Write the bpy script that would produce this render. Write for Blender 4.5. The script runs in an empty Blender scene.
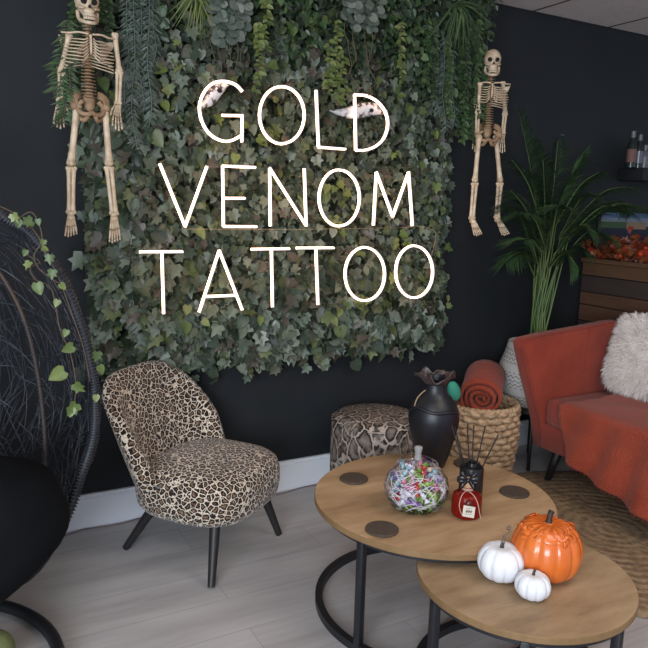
import bpy, math, random
from math import sin, cos, pi, radians, sqrt, exp, atan2
from mathutils import Vector, Matrix, Euler, noise

# ------------------------------------------------------------------ camera
scn = bpy.context.scene
COL = scn.collection
FPX = 697.36
PITCH, YAW, ROLL = radians(9.79), radians(29.085), radians(1.5785)
CAM = Vector((0, -2.8365, 1.35))
FWD = Vector((sin(YAW)*cos(PITCH), cos(YAW)*cos(PITCH), -sin(PITCH)))
R0 = Vector((cos(YAW), -sin(YAW), 0)); U0 = R0.cross(FWD)
RGT = R0*cos(ROLL) + U0*sin(ROLL); UPV = -R0*sin(ROLL) + U0*cos(ROLL)
cd = bpy.data.cameras.new('camera'); cam = bpy.data.objects.new('camera', cd); COL.objects.link(cam)
cam.matrix_world = Matrix(((RGT.x, UPV.x, -FWD.x, CAM.x), (RGT.y, UPV.y, -FWD.y, CAM.y), (RGT.z, UPV.z, -FWD.z, CAM.z), (0, 0, 0, 1)))
cd.sensor_fit = 'HORIZONTAL'; cd.sensor_width = 36; cd.lens = FPX/648*36; cd.clip_start = .05
scn.camera = cam

def at(px, py, **k):
    """where the line of sight through a point of the photograph meets a plane of the room"""
    d = FWD*FPX + RGT*(px-324) + UPV*(324-py)
    (a, v), = k.items(); i = 'xyz'.index(a)
    return CAM + d*((v-CAM[i])/d[i])

# ------------------------------------------------------------------ light
W = bpy.data.worlds.new('world'); scn.world = W; W.use_nodes = True
W.node_tree.nodes['Background'].inputs[0].default_value = (.62, .72, .9, 1)
W.node_tree.nodes['Background'].inputs[1].default_value = .85
def area(name, loc, target, sx, sy, power, col):
    l = bpy.data.lights.new(name, 'AREA'); l.shape = 'RECTANGLE'; l.size = sx; l.size_y = sy; l.energy = power; l.color = col
    o = bpy.data.objects.new(name, l); COL.objects.link(o); o.location = loc
    o.rotation_euler = (Vector(target)-Vector(loc)).to_track_quat('-Z', 'Y').to_euler()
    return o
area('shopfront_daylight', (-2.6, -5.0, 1.7), (1.2, -.6, .5), 2.6, 2.0, 330, (.82, .90, 1.0))
area('added_overhead_fill', (1.9, -2.3, 2.33), (1.9, -2.2, 0), 1.2, 1.2, 24, (1.0, .88, .78))  # unseen warm overhead fill, added to lift floor and tabletops
area('added_overhead_fill', (-.2, -2.3, 2.33), (-.2, -2.1, 0), 1.2, 1.2, 27, (.92, .95, 1.0))  # second added overhead fill, cooler, no lamp in view
vs = scn.view_settings
vs.view_transform = 'Standard'; vs.look = 'None'; vs.gamma = 1; vs.use_curve_mapping = False; vs.exposure = -0.24

# ------------------------------------------------------------------ materials
def lin(c): return tuple(((v/255)/12.92 if v/255 <= .04045 else ((v/255+.055)/1.055)**2.4) for v in c) + (1,)
class NT:
    def __init__(s, name):
        s.m = bpy.data.materials.new(name); s.m.use_nodes = True; s.t = s.m.node_tree; s.b = s.t.nodes['Principled BSDF']
    def n(s, typ, ins=None, **props):
        x = s.t.nodes.new('ShaderNode'+typ)
        for k, v in props.items(): setattr(x, k, v)
        for k, v in (ins or {}).items():
            if hasattr(v, 'is_output') or isinstance(v, bpy.types.NodeSocket): s.t.links.new(v, x.inputs[k])
            else: x.inputs[k].default_value = v
        return x
    def set(s, **k):
        for a, v in k.items():
            a = a.replace('_', ' ')
            if isinstance(v, bpy.types.NodeSocket): s.t.links.new(v, s.b.inputs[a])
            else: s.b.inputs[a].default_value = v
    def coord(s, scale=(1, 1, 1), rot=(0, 0, 0)):
        c = s.n('TexCoord'); return s.n('Mapping', {'Vector': c.outputs['Object'], 'Scale': scale, 'Rotation': rot}).outputs[0]
    def ramp(s, fac, stops, interp='LINEAR'):
        r = s.n('ValToRGB', {0: fac}); r.color_ramp.interpolation = interp
        e = r.color_ramp.elements
        while len(e) < len(stops): e.new(.5)
        for q, (p, c) in zip(e, stops): q.position = p; q.color = c if len(c) == 4 else lin(c)
        return r.outputs[0]
    def noise(s, vec, scale, detail=3, rough=.5):
        return s.n('TexNoise', {'Vector': vec, 'Scale': scale, 'Detail': detail, 'Roughness': rough}).outputs[0]
    def bump(s, h, strength=.3, dist=.01):
        s.t.links.new(s.n('Bump', {'Height': h, 'Strength': strength, 'Distance': dist}).outputs[0], s.b.inputs['Normal'])
def plain(name, rgb, rough=.6, metal=0, bump=None, spec=None, **k):
    m = NT(name); m.set(Base_Color=lin(rgb), Roughness=rough, Metallic=metal)
    if spec is not None: m.set(Specular_IOR_Level=spec)
    if bump: m.bump(m.noise(m.coord(), bump[0]), bump[1], bump[2] if len(bump) > 2 else .003)
    m.set(**k); return m.m
def mottled(name, a, b, scale, rough=.6, bump=0, dist=.003, sc=(1, 1, 1), detail=4, **k):
    m = NT(name); v = m.coord(sc); f = m.noise(v, scale, detail)
    m.set(Base_Color=m.ramp(f, [(.35, a), (.65, b)]), Roughness=rough, **k)
    if bump: m.bump(f, bump, dist)
    return m.m
def leafmat(name, cols, rough=.42, trans=.0):
    m = NT(name); g = m.n('NewGeometry').outputs['Random Per Island']
    st = [(i/(len(cols)), c) for i, c in enumerate(cols)]
    base = m.ramp(g, st, 'CONSTANT')
    nz = m.noise(m.coord(), 60, 2)
    mx = m.n('Mix', {0: .35, 6: base, 7: m.ramp(nz, [(.3, (60, 62, 50)), (.7, (150, 155, 140))])}, data_type='RGBA', blend_type='OVERLAY')
    m.set(Base_Color=mx.outputs[2], Roughness=rough, Specular_IOR_Level=.45)
    return m.m

M = {}
M['wall'] = mottled('charcoal_paint', (30, 33, 36), (34, 37, 40), 3, .6, .08, .002, Specular_IOR_Level=.25)
M['white_paint'] = plain('white_gloss_paint', (226, 230, 236), .4)
# floor boards
m = NT('grey_oak_boards'); v = m.coord()
br = m.n('TexBrick', {'Vector': v, 'Color1': (0, 0, 0, 1), 'Color2': (1, 1, 1, 1), 'Mortar': (.5, .5, .5, 1), 'Scale': 1, 'Mortar Size': .0012, 'Bias': 0, 'Brick Width': 1.28, 'Row Height': .19}, offset=.37)
gr = m.noise(m.coord((1.2, 14, 1)), 3.2, 6, .65)
gr2 = m.noise(m.coord((.5, 3.5, 1)), 2.2, 3, .6)
c1 = m.ramp(gr, [(.3, (160, 156, 155)), (.7, (184, 181, 180))])
c2 = m.ramp(gr2, [(.35, (156, 151, 150)), (.62, (190, 187, 184))])
mx = m.n('Mix', {0: .55, 6: c1, 7: c2}, data_type='RGBA')
tone = m.n('Mix', {0: .12, 6: mx.outputs[2], 7: br.outputs[0]}, data_type='RGBA', blend_type='SOFT_LIGHT')
dk = m.n('Mix', {0: m.n('Math', {0: br.outputs[1], 1: .45}, operation='MULTIPLY').outputs[0], 6: tone.outputs[2], 7: lin((90, 88, 88))}, data_type='RGBA')
m.set(Base_Color=dk.outputs[2], Roughness=.42); m.bump(gr, .06, .002); M['floor'] = m.m
M['tile'] = mottled('ceiling_tile', (214, 203, 197), (222, 211, 204), 30, .9, .1)
M['tile_gap'] = plain('ceiling_grid_gap', (30, 27, 26), .9)
# oak veneer
def oak(name, a, b, c, sc):
    m = NT(name); v = m.coord(sc)
    f = m.noise(v, 2.0, 6, .62); g = m.noise(m.coord((sc[0]*3, sc[1]*4, 1)), 9, 4, .6)
    base = m.ramp(f, [(.28, a), (.5, b), (.72, c)])
    mx = m.n('Mix', {0: .28, 6: base, 7: m.ramp(g, [(.3, (105, 92, 72)), (.7, (155, 145, 128))])}, data_type='RGBA', blend_type='OVERLAY')
    m.set(Base_Color=mx.outputs[2], Roughness=.5, Specular_IOR_Level=.35); m.bump(g, .08, .001); return m.m
M['oak'] = oak('light_oak_veneer', (142, 112, 80), (182, 150, 114), (204, 176, 140), (1.3, 5.5, 1))
M['oak2'] = oak('weathered_oak_veneer', (128, 103, 78), (166, 140, 109), (190, 166, 134), (1.3, 5.0, 1))
M['oak_edge'] = oak('oak_edge_band', (118, 92, 62), (136, 108, 74), (150, 122, 88), (2, 2, 1))
M['black_metal'] = plain('black_powder_coat', (26, 27, 31), .45)
M['coaster'] = mottled('brown_cork_coaster', (66, 54, 44), (76, 63, 52), 80, .8, .15)
# leopard
m = NT('leopard_print_velvet'); v = m.coord()
nz = m.n('TexNoise', {'Vector': v, 'Scale': 55, 'Detail': 2}).outputs[1]
vv = m.n('Mix', {0: .015, 4: v, 5: nz}, data_type='VECTOR').outputs[1]
vo = m.n('TexVoronoi', {'Vector': vv, 'Scale': 49}, feature='DISTANCE_TO_EDGE').outputs[0]
ring = m.ramp(vo, [(0, (214, 200, 182)), (.05, (208, 192, 172)), (.08, (24, 18, 16)), (.25, (28, 20, 17)), (.32, (112, 86, 66)), (.55, (146, 118, 92))])
cut = m.ramp(m.noise(v, 110, 1), [(.70, (0, 0, 0)), (.76, (255, 255, 255))])
mx = m.n('Mix', {0: cut, 6: ring, 7: lin((184, 166, 144))}, data_type='RGBA')
m.set(Base_Color=mx.outputs[2], Roughness=.8, Sheen_Weight=.2, Specular_IOR_Level=.2); M['leopard'] = m.m
# snake
m = NT('snakeskin_print_velvet'); v = m.coord((1, 1, .62))
nz = m.n('TexNoise', {'Vector': v, 'Scale': 16, 'Detail': 3}).outputs[1]
vv = m.n('Mix', {0: .05, 4: v, 5: nz}, data_type='VECTOR').outputs[1]
vo = m.n('TexVoronoi', {'Vector': vv, 'Scale': 19}, feature='DISTANCE_TO_EDGE').outputs[0]
sk = m.ramp(vo, [(0, (178, 166, 152)), (.04, (160, 148, 136)), (.07, (30, 25, 24)), (.14, (38, 31, 29)), (.2, (96, 86, 78)), (.4, (126, 116, 106))])
pt = m.ramp(m.noise(v, 9, 2), [(.42, (0, 0, 0)), (.6, (190, 190, 190))])
mx = m.n('Mix', {0: pt, 6: sk, 7: m.ramp(m.noise(v, 70, 2), [(.42, (50, 42, 38)), (.58, (158, 146, 134))])}, data_type='RGBA')
m.set(Base_Color=mx.outputs[2], Roughness=.75, Specular_IOR_Level=.25); M['snake'] = m.m
M['ivy'] = leafmat('ivy_leaf', [(74, 88, 72), (84, 98, 82), (62, 76, 60), (100, 112, 94), (78, 90, 68), (116, 126, 110), (86, 88, 72), (70, 84, 70), (104, 114, 74), (128, 136, 122), (52, 64, 52), (90, 82, 72)])
M['dark_leaf'] = leafmat('dark_small_leaf', [(50, 70, 48), (62, 84, 54), (44, 60, 46), (72, 94, 60), (54, 72, 54), (80, 96, 72)])
M['feather'] = leafmat('grey_green_frond', [(88, 102, 94), (76, 92, 84), (102, 116, 108), (68, 84, 74)])
M['lime'] = leafmat('yellow_green_leaf', [(112, 126, 66), (98, 116, 62), (128, 138, 84), (84, 104, 58)])
M['green'] = leafmat('mid_green_leaf', [(74, 98, 60), (60, 86, 54), (88, 110, 70), (66, 88, 62)])
M['eucalyptus'] = leafmat('silver_dollar_leaf', [(118, 128, 118), (104, 116, 108), (132, 140, 130), (90, 102, 92), (140, 146, 138), (170, 176, 168)])
M['palm'] = leafmat('palm_leaflet', [(56, 84, 50), (46, 74, 46), (66, 94, 56), (50, 76, 52), (76, 104, 62)])
M['cane'] = mottled('palm_cane', (96, 116, 62), (74, 98, 54), 12, .5, sc=(1, 1, .3))
M['twig'] = plain('brown_twig', (92, 76, 58), .8)
M['moss'] = mottled('dark_moss_backing', (34, 42, 32), (46, 54, 40), 30, .95, .5, .01)
M['bone'] = mottled('aged_ivory_bone', (180, 156, 128), (212, 192, 164), 28, .5, .1)
M['bone_dark'] = mottled('stained_bone', (128, 98, 72), (164, 134, 102), 24, .6, .1)
M['socket'] = plain('dark_hollow', (20, 14, 11), .9)
M['black_wicker'] = plain('black_resin_wicker', (38, 40, 47), .35)
M['brown_wicker'] = plain('worn_brown_cane', (74, 60, 52), .6)
m = NT('coiled_black_cane'); m.set(Base_Color=lin((52, 54, 62)), Roughness=.4); M['coil'] = m.m
M['black_cloth'] = mottled('black_cushion_cloth', (12, 14, 17), (16, 18, 21), 8, .9, .1, Specular_IOR_Level=.12)
# rust fabrics
def rust(name, a, b, wv, k=1):
    m = NT(name); v = m.coord()
    f = m.noise(v, 7, 4)
    w1 = m.n('TexWave', {'Vector': m.coord(), 'Scale': wv, 'Distortion': 1.2}, bands_direction='Z').outputs[1]
    w2 = m.n('TexWave', {'Vector': m.coord(), 'Scale': wv, 'Distortion': 1.2}, bands_direction='Y').outputs[1]
    h = m.n('Math', {0: w1, 1: w2}, operation='MULTIPLY').outputs[0]
    m.set(Base_Color=m.ramp(f, [(.3, a), (.7, b)]), Roughness=.9, Sheen_Weight=.15, Specular_IOR_Level=.15); m.bump(h, .5*k, .003); return m.m
M['rust'] = rust('rust_linen', (128, 52, 38), (146, 62, 45), 60)
M['throw'] = rust('rust_waffle_throw', (134, 58, 40), (152, 68, 48), 28, 1.3)
M['dark_leg'] = plain('dark_stained_leg', (30, 28, 28), .5)
M['fur'] = leafmat('white_fur', [(226, 220, 214), (238, 234, 228), (214, 206, 200), (232, 226, 222)], .9)
M['fur'].node_tree.nodes['Mix'].inputs[0].default_value = 0
m = NT('braided_jute'); v = m.coord()
rd = m.n('VectorMath', {0: v}, operation='LENGTH').outputs[1]
sn = m.n('Math', {0: m.n('Math', {0: rd, 1: 2*pi/.045}, operation='MULTIPLY').outputs[0]}, operation='SINE').outputs[0]
nn = m.noise(v, 40, 3)
f = m.n('Math', {0: m.n('Math', {0: sn, 1: .10}, operation='MULTIPLY').outputs[0], 1: nn}, operation='ADD').outputs[0]
m.set(Base_Color=m.ramp(f, [(.25, (108, 90, 68)), (.5, (140, 118, 90)), (.75, (162, 140, 110))]), Roughness=.95); m.bump(f, .8, .01); M['jute'] = m.m
M['basket'] = mottled('woven_seagrass', (160, 130, 98), (204, 174, 138), 24, .85, .4, .004, sc=(1, 1, 3))
m = NT('white_patterned_ceramic'); v = m.coord()
z = m.n('SeparateXYZ', {0: v})
ang = m.n('Math', {0: z.outputs[1], 1: z.outputs[0]}, operation='ARCTAN2').outputs[0]
zz = m.n('Math', {0: z.outputs[2], 1: 300.}, operation='MULTIPLY').outputs[0]
tri = m.n('Math', {0: m.n('Math', {0: ang, 1: 40.}, operation='MULTIPLY').outputs[0]}, operation='SINE').outputs[0]
lines = m.n('Math', {0: m.n('Math', {0: zz, 1: m.n('Math', {0: tri, 1: 1.6}, operation='MULTIPLY').outputs[0]}, operation='ADD').outputs[0]}, operation='SINE').outputs[0]
bands = m.n('Math', {0: m.n('Math', {0: z.outputs[2], 1: 52.}, operation='MULTIPLY').outputs[0]}, operation='SINE').outputs[0]
g = m.n('Math', {0: lines, 1: m.n('Math', {0: bands, 1: -.5}, operation='GREATER_THAN').outputs[0]}, operation='MULTIPLY').outputs[0]
m.set(Base_Color=m.ramp(g, [(.5, (200, 196, 190)), (.9, (104, 100, 98))]), Roughness=.6); M['pot'] = m.m
M['soil'] = mottled('dark_soil', (40, 32, 26), (58, 46, 36), 50, .95, .5)
M['orange_glaze'] = mottled('orange_glazed_ceramic', (206, 100, 36), (220, 116, 48), 10, .26, .04, Coat_Weight=.3)
M['white_matte'] = mottled('matte_white_ceramic', (216, 218, 222), (226, 228, 232), 20, .5, .06)
M['stem_dark'] = mottled('dark_brown_stem', (40, 30, 24), (64, 50, 40), 60, .6, .3)
M['wire'] = plain('grey_wire', (110, 100, 98), .4, .6)
M['vase'] = mottled('satin_black_ceramic', (19, 21, 27), (24, 27, 33), 6, .42)
M['vase_trim'] = plain('brown_black_trim', (66, 54, 52), .35)
M['handle'] = plain('tan_cord', (170, 145, 112), .7)
M['black_glass'] = plain('black_diffuser_glass', (26, 26, 29), .3)
M['reed'] = plain('black_reed', (24, 22, 22), .7)
def glass(name, tint, mixf, rough=.03):
    m = NT(name); nt = m.t; nt.nodes.remove(m.b)
    tr = m.n('BsdfTransparent', {0: tint}); gl = m.n('BsdfGlossy', {0: (1, 1, 1, 1), 'Roughness': rough})
    fr = m.n('LayerWeight', {'Blend': mixf}).outputs[0]
    mx = m.n('MixShader', {0: fr, 1: tr.outputs[0], 2: gl.outputs[0]})
    nt.links.new(mx.outputs[0], nt.nodes['Material Output'].inputs[0]); return m.m
M['glass'] = glass('clear_glass', (.97, .98, .98, 1), .13)
M['frosted'] = plain('frosted_glass', (196, 196, 194), .25, Transmission_Weight=.6, IOR=1.2)
M['acrylic'] = glass('clear_acrylic', (.94, .94, .93, 1), .04, .1)
M['red_glass'] = plain('red_liquid_glass', (132, 26, 18), .12, Transmission_Weight=.3, IOR=1.3)
M['red_dark'] = plain('dark_red_pendant', (78, 22, 26), .3)
M['tag'] = plain('cream_paper_tag', (206, 198, 184), .8)
M['ink'] = plain('black_ink', (30, 26, 24), .8)
M['string'] = plain('pinkish_string', (190, 156, 138), .8)
M['ribbon'] = plain('black_satin_ribbon', (32, 32, 36), .25)
M['cork'] = mottled('cork_stopper', (170, 132, 100), (190, 152, 118), 90, .85, .2)
M['teal'] = plain('mint_green_plush', (62, 158, 134), .75, bump=(90, .4))
M['wood_dark'] = None
m = NT('reclaimed_planks'); g = m.n('NewGeometry').outputs['Random Per Island']
a = m.ramp(g, [(0, (96, 66, 46)), (.2, (66, 54, 48)), (.4, (104, 74, 50)), (.6, (80, 56, 42)), (.8, (118, 84, 52))], 'CONSTANT')
f = m.noise(m.coord((1, 2, 26)), 3, 5)
mx = m.n('Mix', {0: .5, 6: a, 7: m.ramp(f, [(.3, (86, 82, 78)), (.7, (150, 146, 140))])}, data_type='RGBA', blend_type='OVERLAY')
m.set(Base_Color=mx.outputs[2], Roughness=.7); M['planks'] = m.m
M['autumn'] = leafmat('autumn_leaf', [(140, 58, 32), (120, 46, 28), (148, 84, 42), (100, 52, 32), (130, 74, 40), (86, 60, 36), (160, 54, 34)])
M['berry'] = plain('orange_red_berry', (206, 70, 34), .35)
M['shelf'] = plain('matt_black_shelf', (22, 24, 27), .6)
M['bottle_dark'] = plain('dark_green_bottle_glass', (34, 44, 40), .2)
M['cap'] = plain('grey_cap', (96, 98, 98), .4)
M['label_pink'] = plain('faded_pink_label', (112, 80, 76), .7)
M['clear_bottle'] = plain('pale_grey_bottle', (92, 94, 104), .25)
def emis(name, col, s, base=(0, 0, 0, 1)):
    m = NT(name); m.set(Base_Color=base, Emission_Color=col, Emission_Strength=s, Roughness=.5); return m.m
M['neon'] = emis('warm_white_neon', (1, .80, .71, 1), 1.5, (.8, .7, .65, 1))
M['jacket_glow'] = emis('jacket_added_glow', (1, .62, .42, 1), 8, (.6, .45, .36, 1))  # backward emission is added, to throw extra glow on the leaves
m = NT('white_mottled_plaster'); v = m.coord()
m.set(Base_Color=m.ramp(m.noise(v, 42, 3), [(.40, (60, 58, 60)), (.47, (188, 188, 192)), (.7, (214, 214, 216))]), Roughness=.6); M['mottle'] = m.m
M['screen_frame'] = plain('black_plastic', (20, 21, 23), .5)
M['cable'] = plain('dusky_pink_cable', (120, 104, 106), .6)
def screenmat(name, c, s=.22):
    return emis(name, lin(c), s)
for k, c in dict(sky=(92, 128, 180), cloud=(150, 170, 198), beige=(178, 150, 124), navy=(22, 34, 62), leafy=(74, 110, 70)).items(): M['scr_'+k] = screenmat('screen_'+k, c)
CANDY = [(136, 164, 84), (146, 122, 176), (204, 130, 158), (184, 64, 60), (214, 212, 222), (150, 178, 186), (206, 178, 160)]
for i, c in enumerate(CANDY): M['candy%d' % i] = plain('sweet_wrapper', c, .25)
M['shred'] = plain('white_paper_shred', (222, 214, 220), .6)
M['olive'] = plain('olive_green_cloth', (104, 112, 70), .85, bump=(60, .3))

# ------------------------------------------------------------------ mesh tools
class MB:
    def __init__(s): s.v = []; s.f = []; s.mi = []; s.mats = []; s.cur = 0
    def mat(s, m):
        if m not in s.mats: s.mats.append(m)
        s.cur = s.mats.index(m); return s
    def add(s, vs, fs):
        b = len(s.v); s.v += [tuple(v) for v in vs]; s.f += [tuple(i+b for i in f) for f in fs]; s.mi += [s.cur]*len(fs)
    def grid(s, rows, cu=False, cv=False, cap=False):
        n, k = len(rows), len(rows[0]); vs = [p for r in rows for p in r]; fs = []
        for i in range(n if cv else n-1):
            for j in range(k if cu else k-1):
                a, b = i*k+j, i*k+(j+1) % k; c, d = ((i+1) % n)*k+(j+1) % k, ((i+1) % n)*k+j
                fs.append((a, b, c, d))
        if cap: fs.append(tuple(range(k))[::-1]); fs.append(tuple((n-1)*k+j for j in range(k)))
        s.add(vs, fs)
    def box(s, c, d, rot=None, bev=0):
        hx, hy, hz = d[0]/2, d[1]/2, d[2]/2; c = Vector(c)
        if bev:
            b = bev; rows = []
            def ring(x, y, z):
                pts = []
                for sx, sy in ((1, 1), (-1, 1), (-1, -1), (1, -1)):
                    a0 = {(1, 1): 0, (-1, 1): 90, (-1, -1): 180, (1, -1): 270}[(sx, sy)]
                    for t in (0, 45, 90):
                        an = radians(a0+t); pts.append(Vector((sx*(x-b)+b0*cos(an), sy*(y-b)+b0*sin(an), z)))
                return pts
            for zz, bb in ((-hz, 0.001), (-hz+b*.3, b*.7), (-hz+b, b), (hz-b, b), (hz-b*.3, b*.7), (hz, .001)):
                b0 = bb; rows.append(ring(hx, hy, zz))
            if rot: rows = [[rot @ p for p in r] for r in rows]
            s.grid([[p+c for p in r] for r in rows], cu=True, cap=True); return
        vs = [Vector((x*hx, y*hy, z*hz)) for z in (-1, 1) for y in (-1, 1) for x in (-1, 1)]
        if rot: vs = [rot @ p for p in vs]
        s.add([p+c for p in vs], [(0, 2, 3, 1), (4, 5, 7, 6), (0, 1, 5, 4), (2, 6, 7, 3), (0, 4, 6, 2), (1, 3, 7, 5)])
    def tube(s, pts, r, seg=8, closed=False, cap=True, flat=1):
        pts = [Vector(p) for p in pts]; n = len(pts)
        rs = r if isinstance(r, (list, tuple)) else [r]*n
        rows = []; up = None
        for i, p in enumerate(pts):
            if closed: t = pts[(i+1) % n]-pts[i-1]
            else: t = pts[min(i+1, n-1)]-pts[max(i-1, 0)]
            if t.length < 1e-9: t = Vector((0, 0, 1))
            t.normalize()
            if up is None:
                up = Vector((0, 0, 1)) if abs(t.z) < .9 else Vector((1, 0, 0))
            a = up - t*up.dot(t)
            if a.length < 1e-6: a = t.orthogonal()
            a.normalize(); up = a; b = t.cross(a)
            rows.append([p + (a*cos(2*pi*j/seg)*flat + b*sin(2*pi*j/seg))*rs[i] for j in range(seg)])
        s.grid(rows, cu=True, cv=closed, cap=cap and not closed)
    def lathe(s, prof, seg=32, c=(0, 0, 0), fn=None, cap=False):
        c = Vector(c); rows = []
        for r, z in prof:
            rows.append([c + Vector(((r*(fn(2*pi*j/seg, z) if fn else 1))*cos(2*pi*j/seg), (r*(fn(2*pi*j/seg, z) if fn else 1))*sin(2*pi*j/seg), z)) for j in range(seg)])
        s.grid(rows, cu=True, cap=cap)
    def ball(s, c, r, seg=12, rings=8, fn=None, rot=None):
        if not isinstance(r, (tuple, list)): r = (r, r, r)
        c = Vector(c); rows = []
        for i in range(rings+1):
            th = pi*i/rings; th = min(max(th, .02), pi-.02); row = []
            for j in range(seg):
                d = Vector((sin(th)*cos(2*pi*j/seg), sin(th)*sin(2*pi*j/seg), -cos(th)))
                p = Vector((d.x*r[0], d.y*r[1], d.z*r[2]))
                if fn: p = fn(d, p)
                if rot: p = rot @ p
                row.append(c+p)
            rows.append(row)
        s.grid(rows, cu=True, cap=True)
    def leaf(s, tmpl, pos, tip, nrm, size, curl=0.0):
        t = tip.normalized(); n = (nrm - t*nrm.dot(t))
        if n.length < 1e-5: n = t.orthogonal()
        n.normalize(); x = t.cross(n); vs, fs = tmpl
        s.add([pos + (x*a + t*b + n*(c - curl*b*b))*size for a, b, c in vs], fs)
    def build(s, name, m=None, parent=None, smooth=True, loc=None, rz=None):
        me = bpy.data.meshes.new(name); me.from_pydata(s.v, [], s.f)
        if m is not None: me.materials.append(m)
        else:
            for q in s.mats: me.materials.append(q)
            me.polygons.foreach_set('material_index', s.mi)
        if smooth: me.polygons.foreach_set('use_smooth', [True]*len(s.f))
        me.update()
        o = bpy.data.objects.new(name, me); COL.objects.link(o)
        if parent: o.parent = parent
        if loc is not None: o.location = loc
        if rz is not None: o.rotation_euler.z = rz
        return o
def sharp(o, ang=35):
    """smooth shading with real edges kept crisp"""
    md = o.modifiers.new('edges', 'EDGE_SPLIT'); md.split_angle = radians(ang); return o
def solid(o, th, off=0):
    md = o.modifiers.new('thickness', 'SOLIDIFY'); md.thickness = th; md.offset = off; return o
def tag(o, label, cat, group=None, kind=None):
    o['label'] = label
    if cat: o['category'] = cat
    if group: o['group'] = group
    if kind: o['kind'] = kind
    return o
def thing(name, loc, label, cat, group=None, rz=0):
    o = bpy.data.objects.new(name, None); COL.objects.link(o); o.location = loc; o.rotation_euler.z = rz; o.empty_display_size = .05
    return tag(o, label, cat, group)
def copy_tree(o, parent=None):
    c = o.copy(); COL.objects.link(c); c.parent = parent
    for ch in list(o.children): copy_tree(ch, c)
    return c
def struct(o): o['kind'] = 'structure'; return o
def rx(a): return Matrix.Rotation(a, 3, 'X')
def ry(a): return Matrix.Rotation(a, 3, 'Y')
def rzm(a): return Matrix.Rotation(a, 3, 'Z')
def spline(pts, n):
    pts = [Vector(p) for p in pts]; out = []; k = len(pts)-1
    for i in range(n+1):
        t = i/n*k; j = min(int(t), k-1); u = t-j
        p0, p1, p2, p3 = pts[max(j-1, 0)], pts[j], pts[j+1], pts[min(j+2, k)]
        out.append(.5*((2*p1)+(p2-p0)*u+(2*p0-5*p1+4*p2-p3)*u*u+(3*p1-p0-3*p2+p3)*u**3))
    return out
# leaf shapes: (across, along, lift), folded a little at the midrib
def fan(outl, lift=.08):
    vs = [(0, .0, 0), (0, .5, -.0)]; L = [(x, y, lift*(abs(x)*2)) for x, y in outl]
    left = L; right = [(-x, y, z) for x, y, z in L[::-1]]
    vs = [(0, .42, -.03), (0, 0, 0)] + left + [(0, 1, -.04)] + right
    n = len(vs); fs = [(0, i, i+1) for i in range(1, n-1)] + [(0, n-1, 1)]
    return vs, fs
IVY = fan([(-.22, -.14), (-.52, .10), (-.36, .34), (-.50, .62), (-.2, .62)], .14)
HEART = fan([(-.26, -.12), (-.46, .12), (-.42, .45), (-.2, .8)], .12)
OVAL = fan([(-.2, .12), (-.3, .4), (-.18, .78)], .1)
ROUND = fan([(-.32, .06), (-.5, .4), (-.4, .8), (-.18, .96)], .05)
MAPLE = fan([(-.15, -.05), (-.5, .0), (-.3, .25), (-.6, .5), (-.25, .5), (-.3, .85), (-.1, .7)], .1)
NARROW = ([(0, 0, 0), (-.09, .35, .03), (0, .4, -.01), (.09, .35, .03), (0, 1, 0)], [(0, 2, 1), (0, 3, 2), (1, 2, 4), (2, 3, 4)])
BLADE = ([(0, 0, 0), (-.023, .3, .010), (0, .35, -.007), (.023, .3, .010), (0, 1, -.12)], [(0, 2, 1), (0, 3, 2), (1, 2, 4), (2, 3, 4)])

# ================================================================== the room
CEIL = 2.354
b = MB(); b.box((1.5, -2.5, -.05), (11, 5.4, .1)); struct(b.build('floor', M['floor'], smooth=False))
b = MB(); b.box((1.5, .1, CEIL/2), (11, .2, CEIL+.2)); struct(b.build('wall_back', M['wall'], smooth=False))
b = MB(); b.mat(M['tile_gap']).box((1.5, -2.5, CEIL+.06), (11, 5.4, .08)); b.mat(M['tile'])
TX = at(553, 5, z=CEIL).x
for i in range(-11, 9):
    for j in range(9):
        b.box((TX+.5675*(i+.5), -.5675*(j+.5)-.005, CEIL+.01), (.5675, .5675, .02))
b.mat(M['tile_gap'])
for i in range(-11, 10): b.box((TX+.5675*i, -2.55, CEIL-.0005), (.009, 5.1, .003))
for j in range(10): b.box((1.5, -.5675*j-.005, CEIL-.0005), (11, .009, .003))
struct(b.build('ceiling', smooth=False))
b = MB(); b.box((1.5, -.009, .065), (11, .018, .13)); b.box((1.5, -.0065, .136), (11, .013, .016)); struct(b.build('baseboard_back', M['white_paint'], smooth=False))

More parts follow.
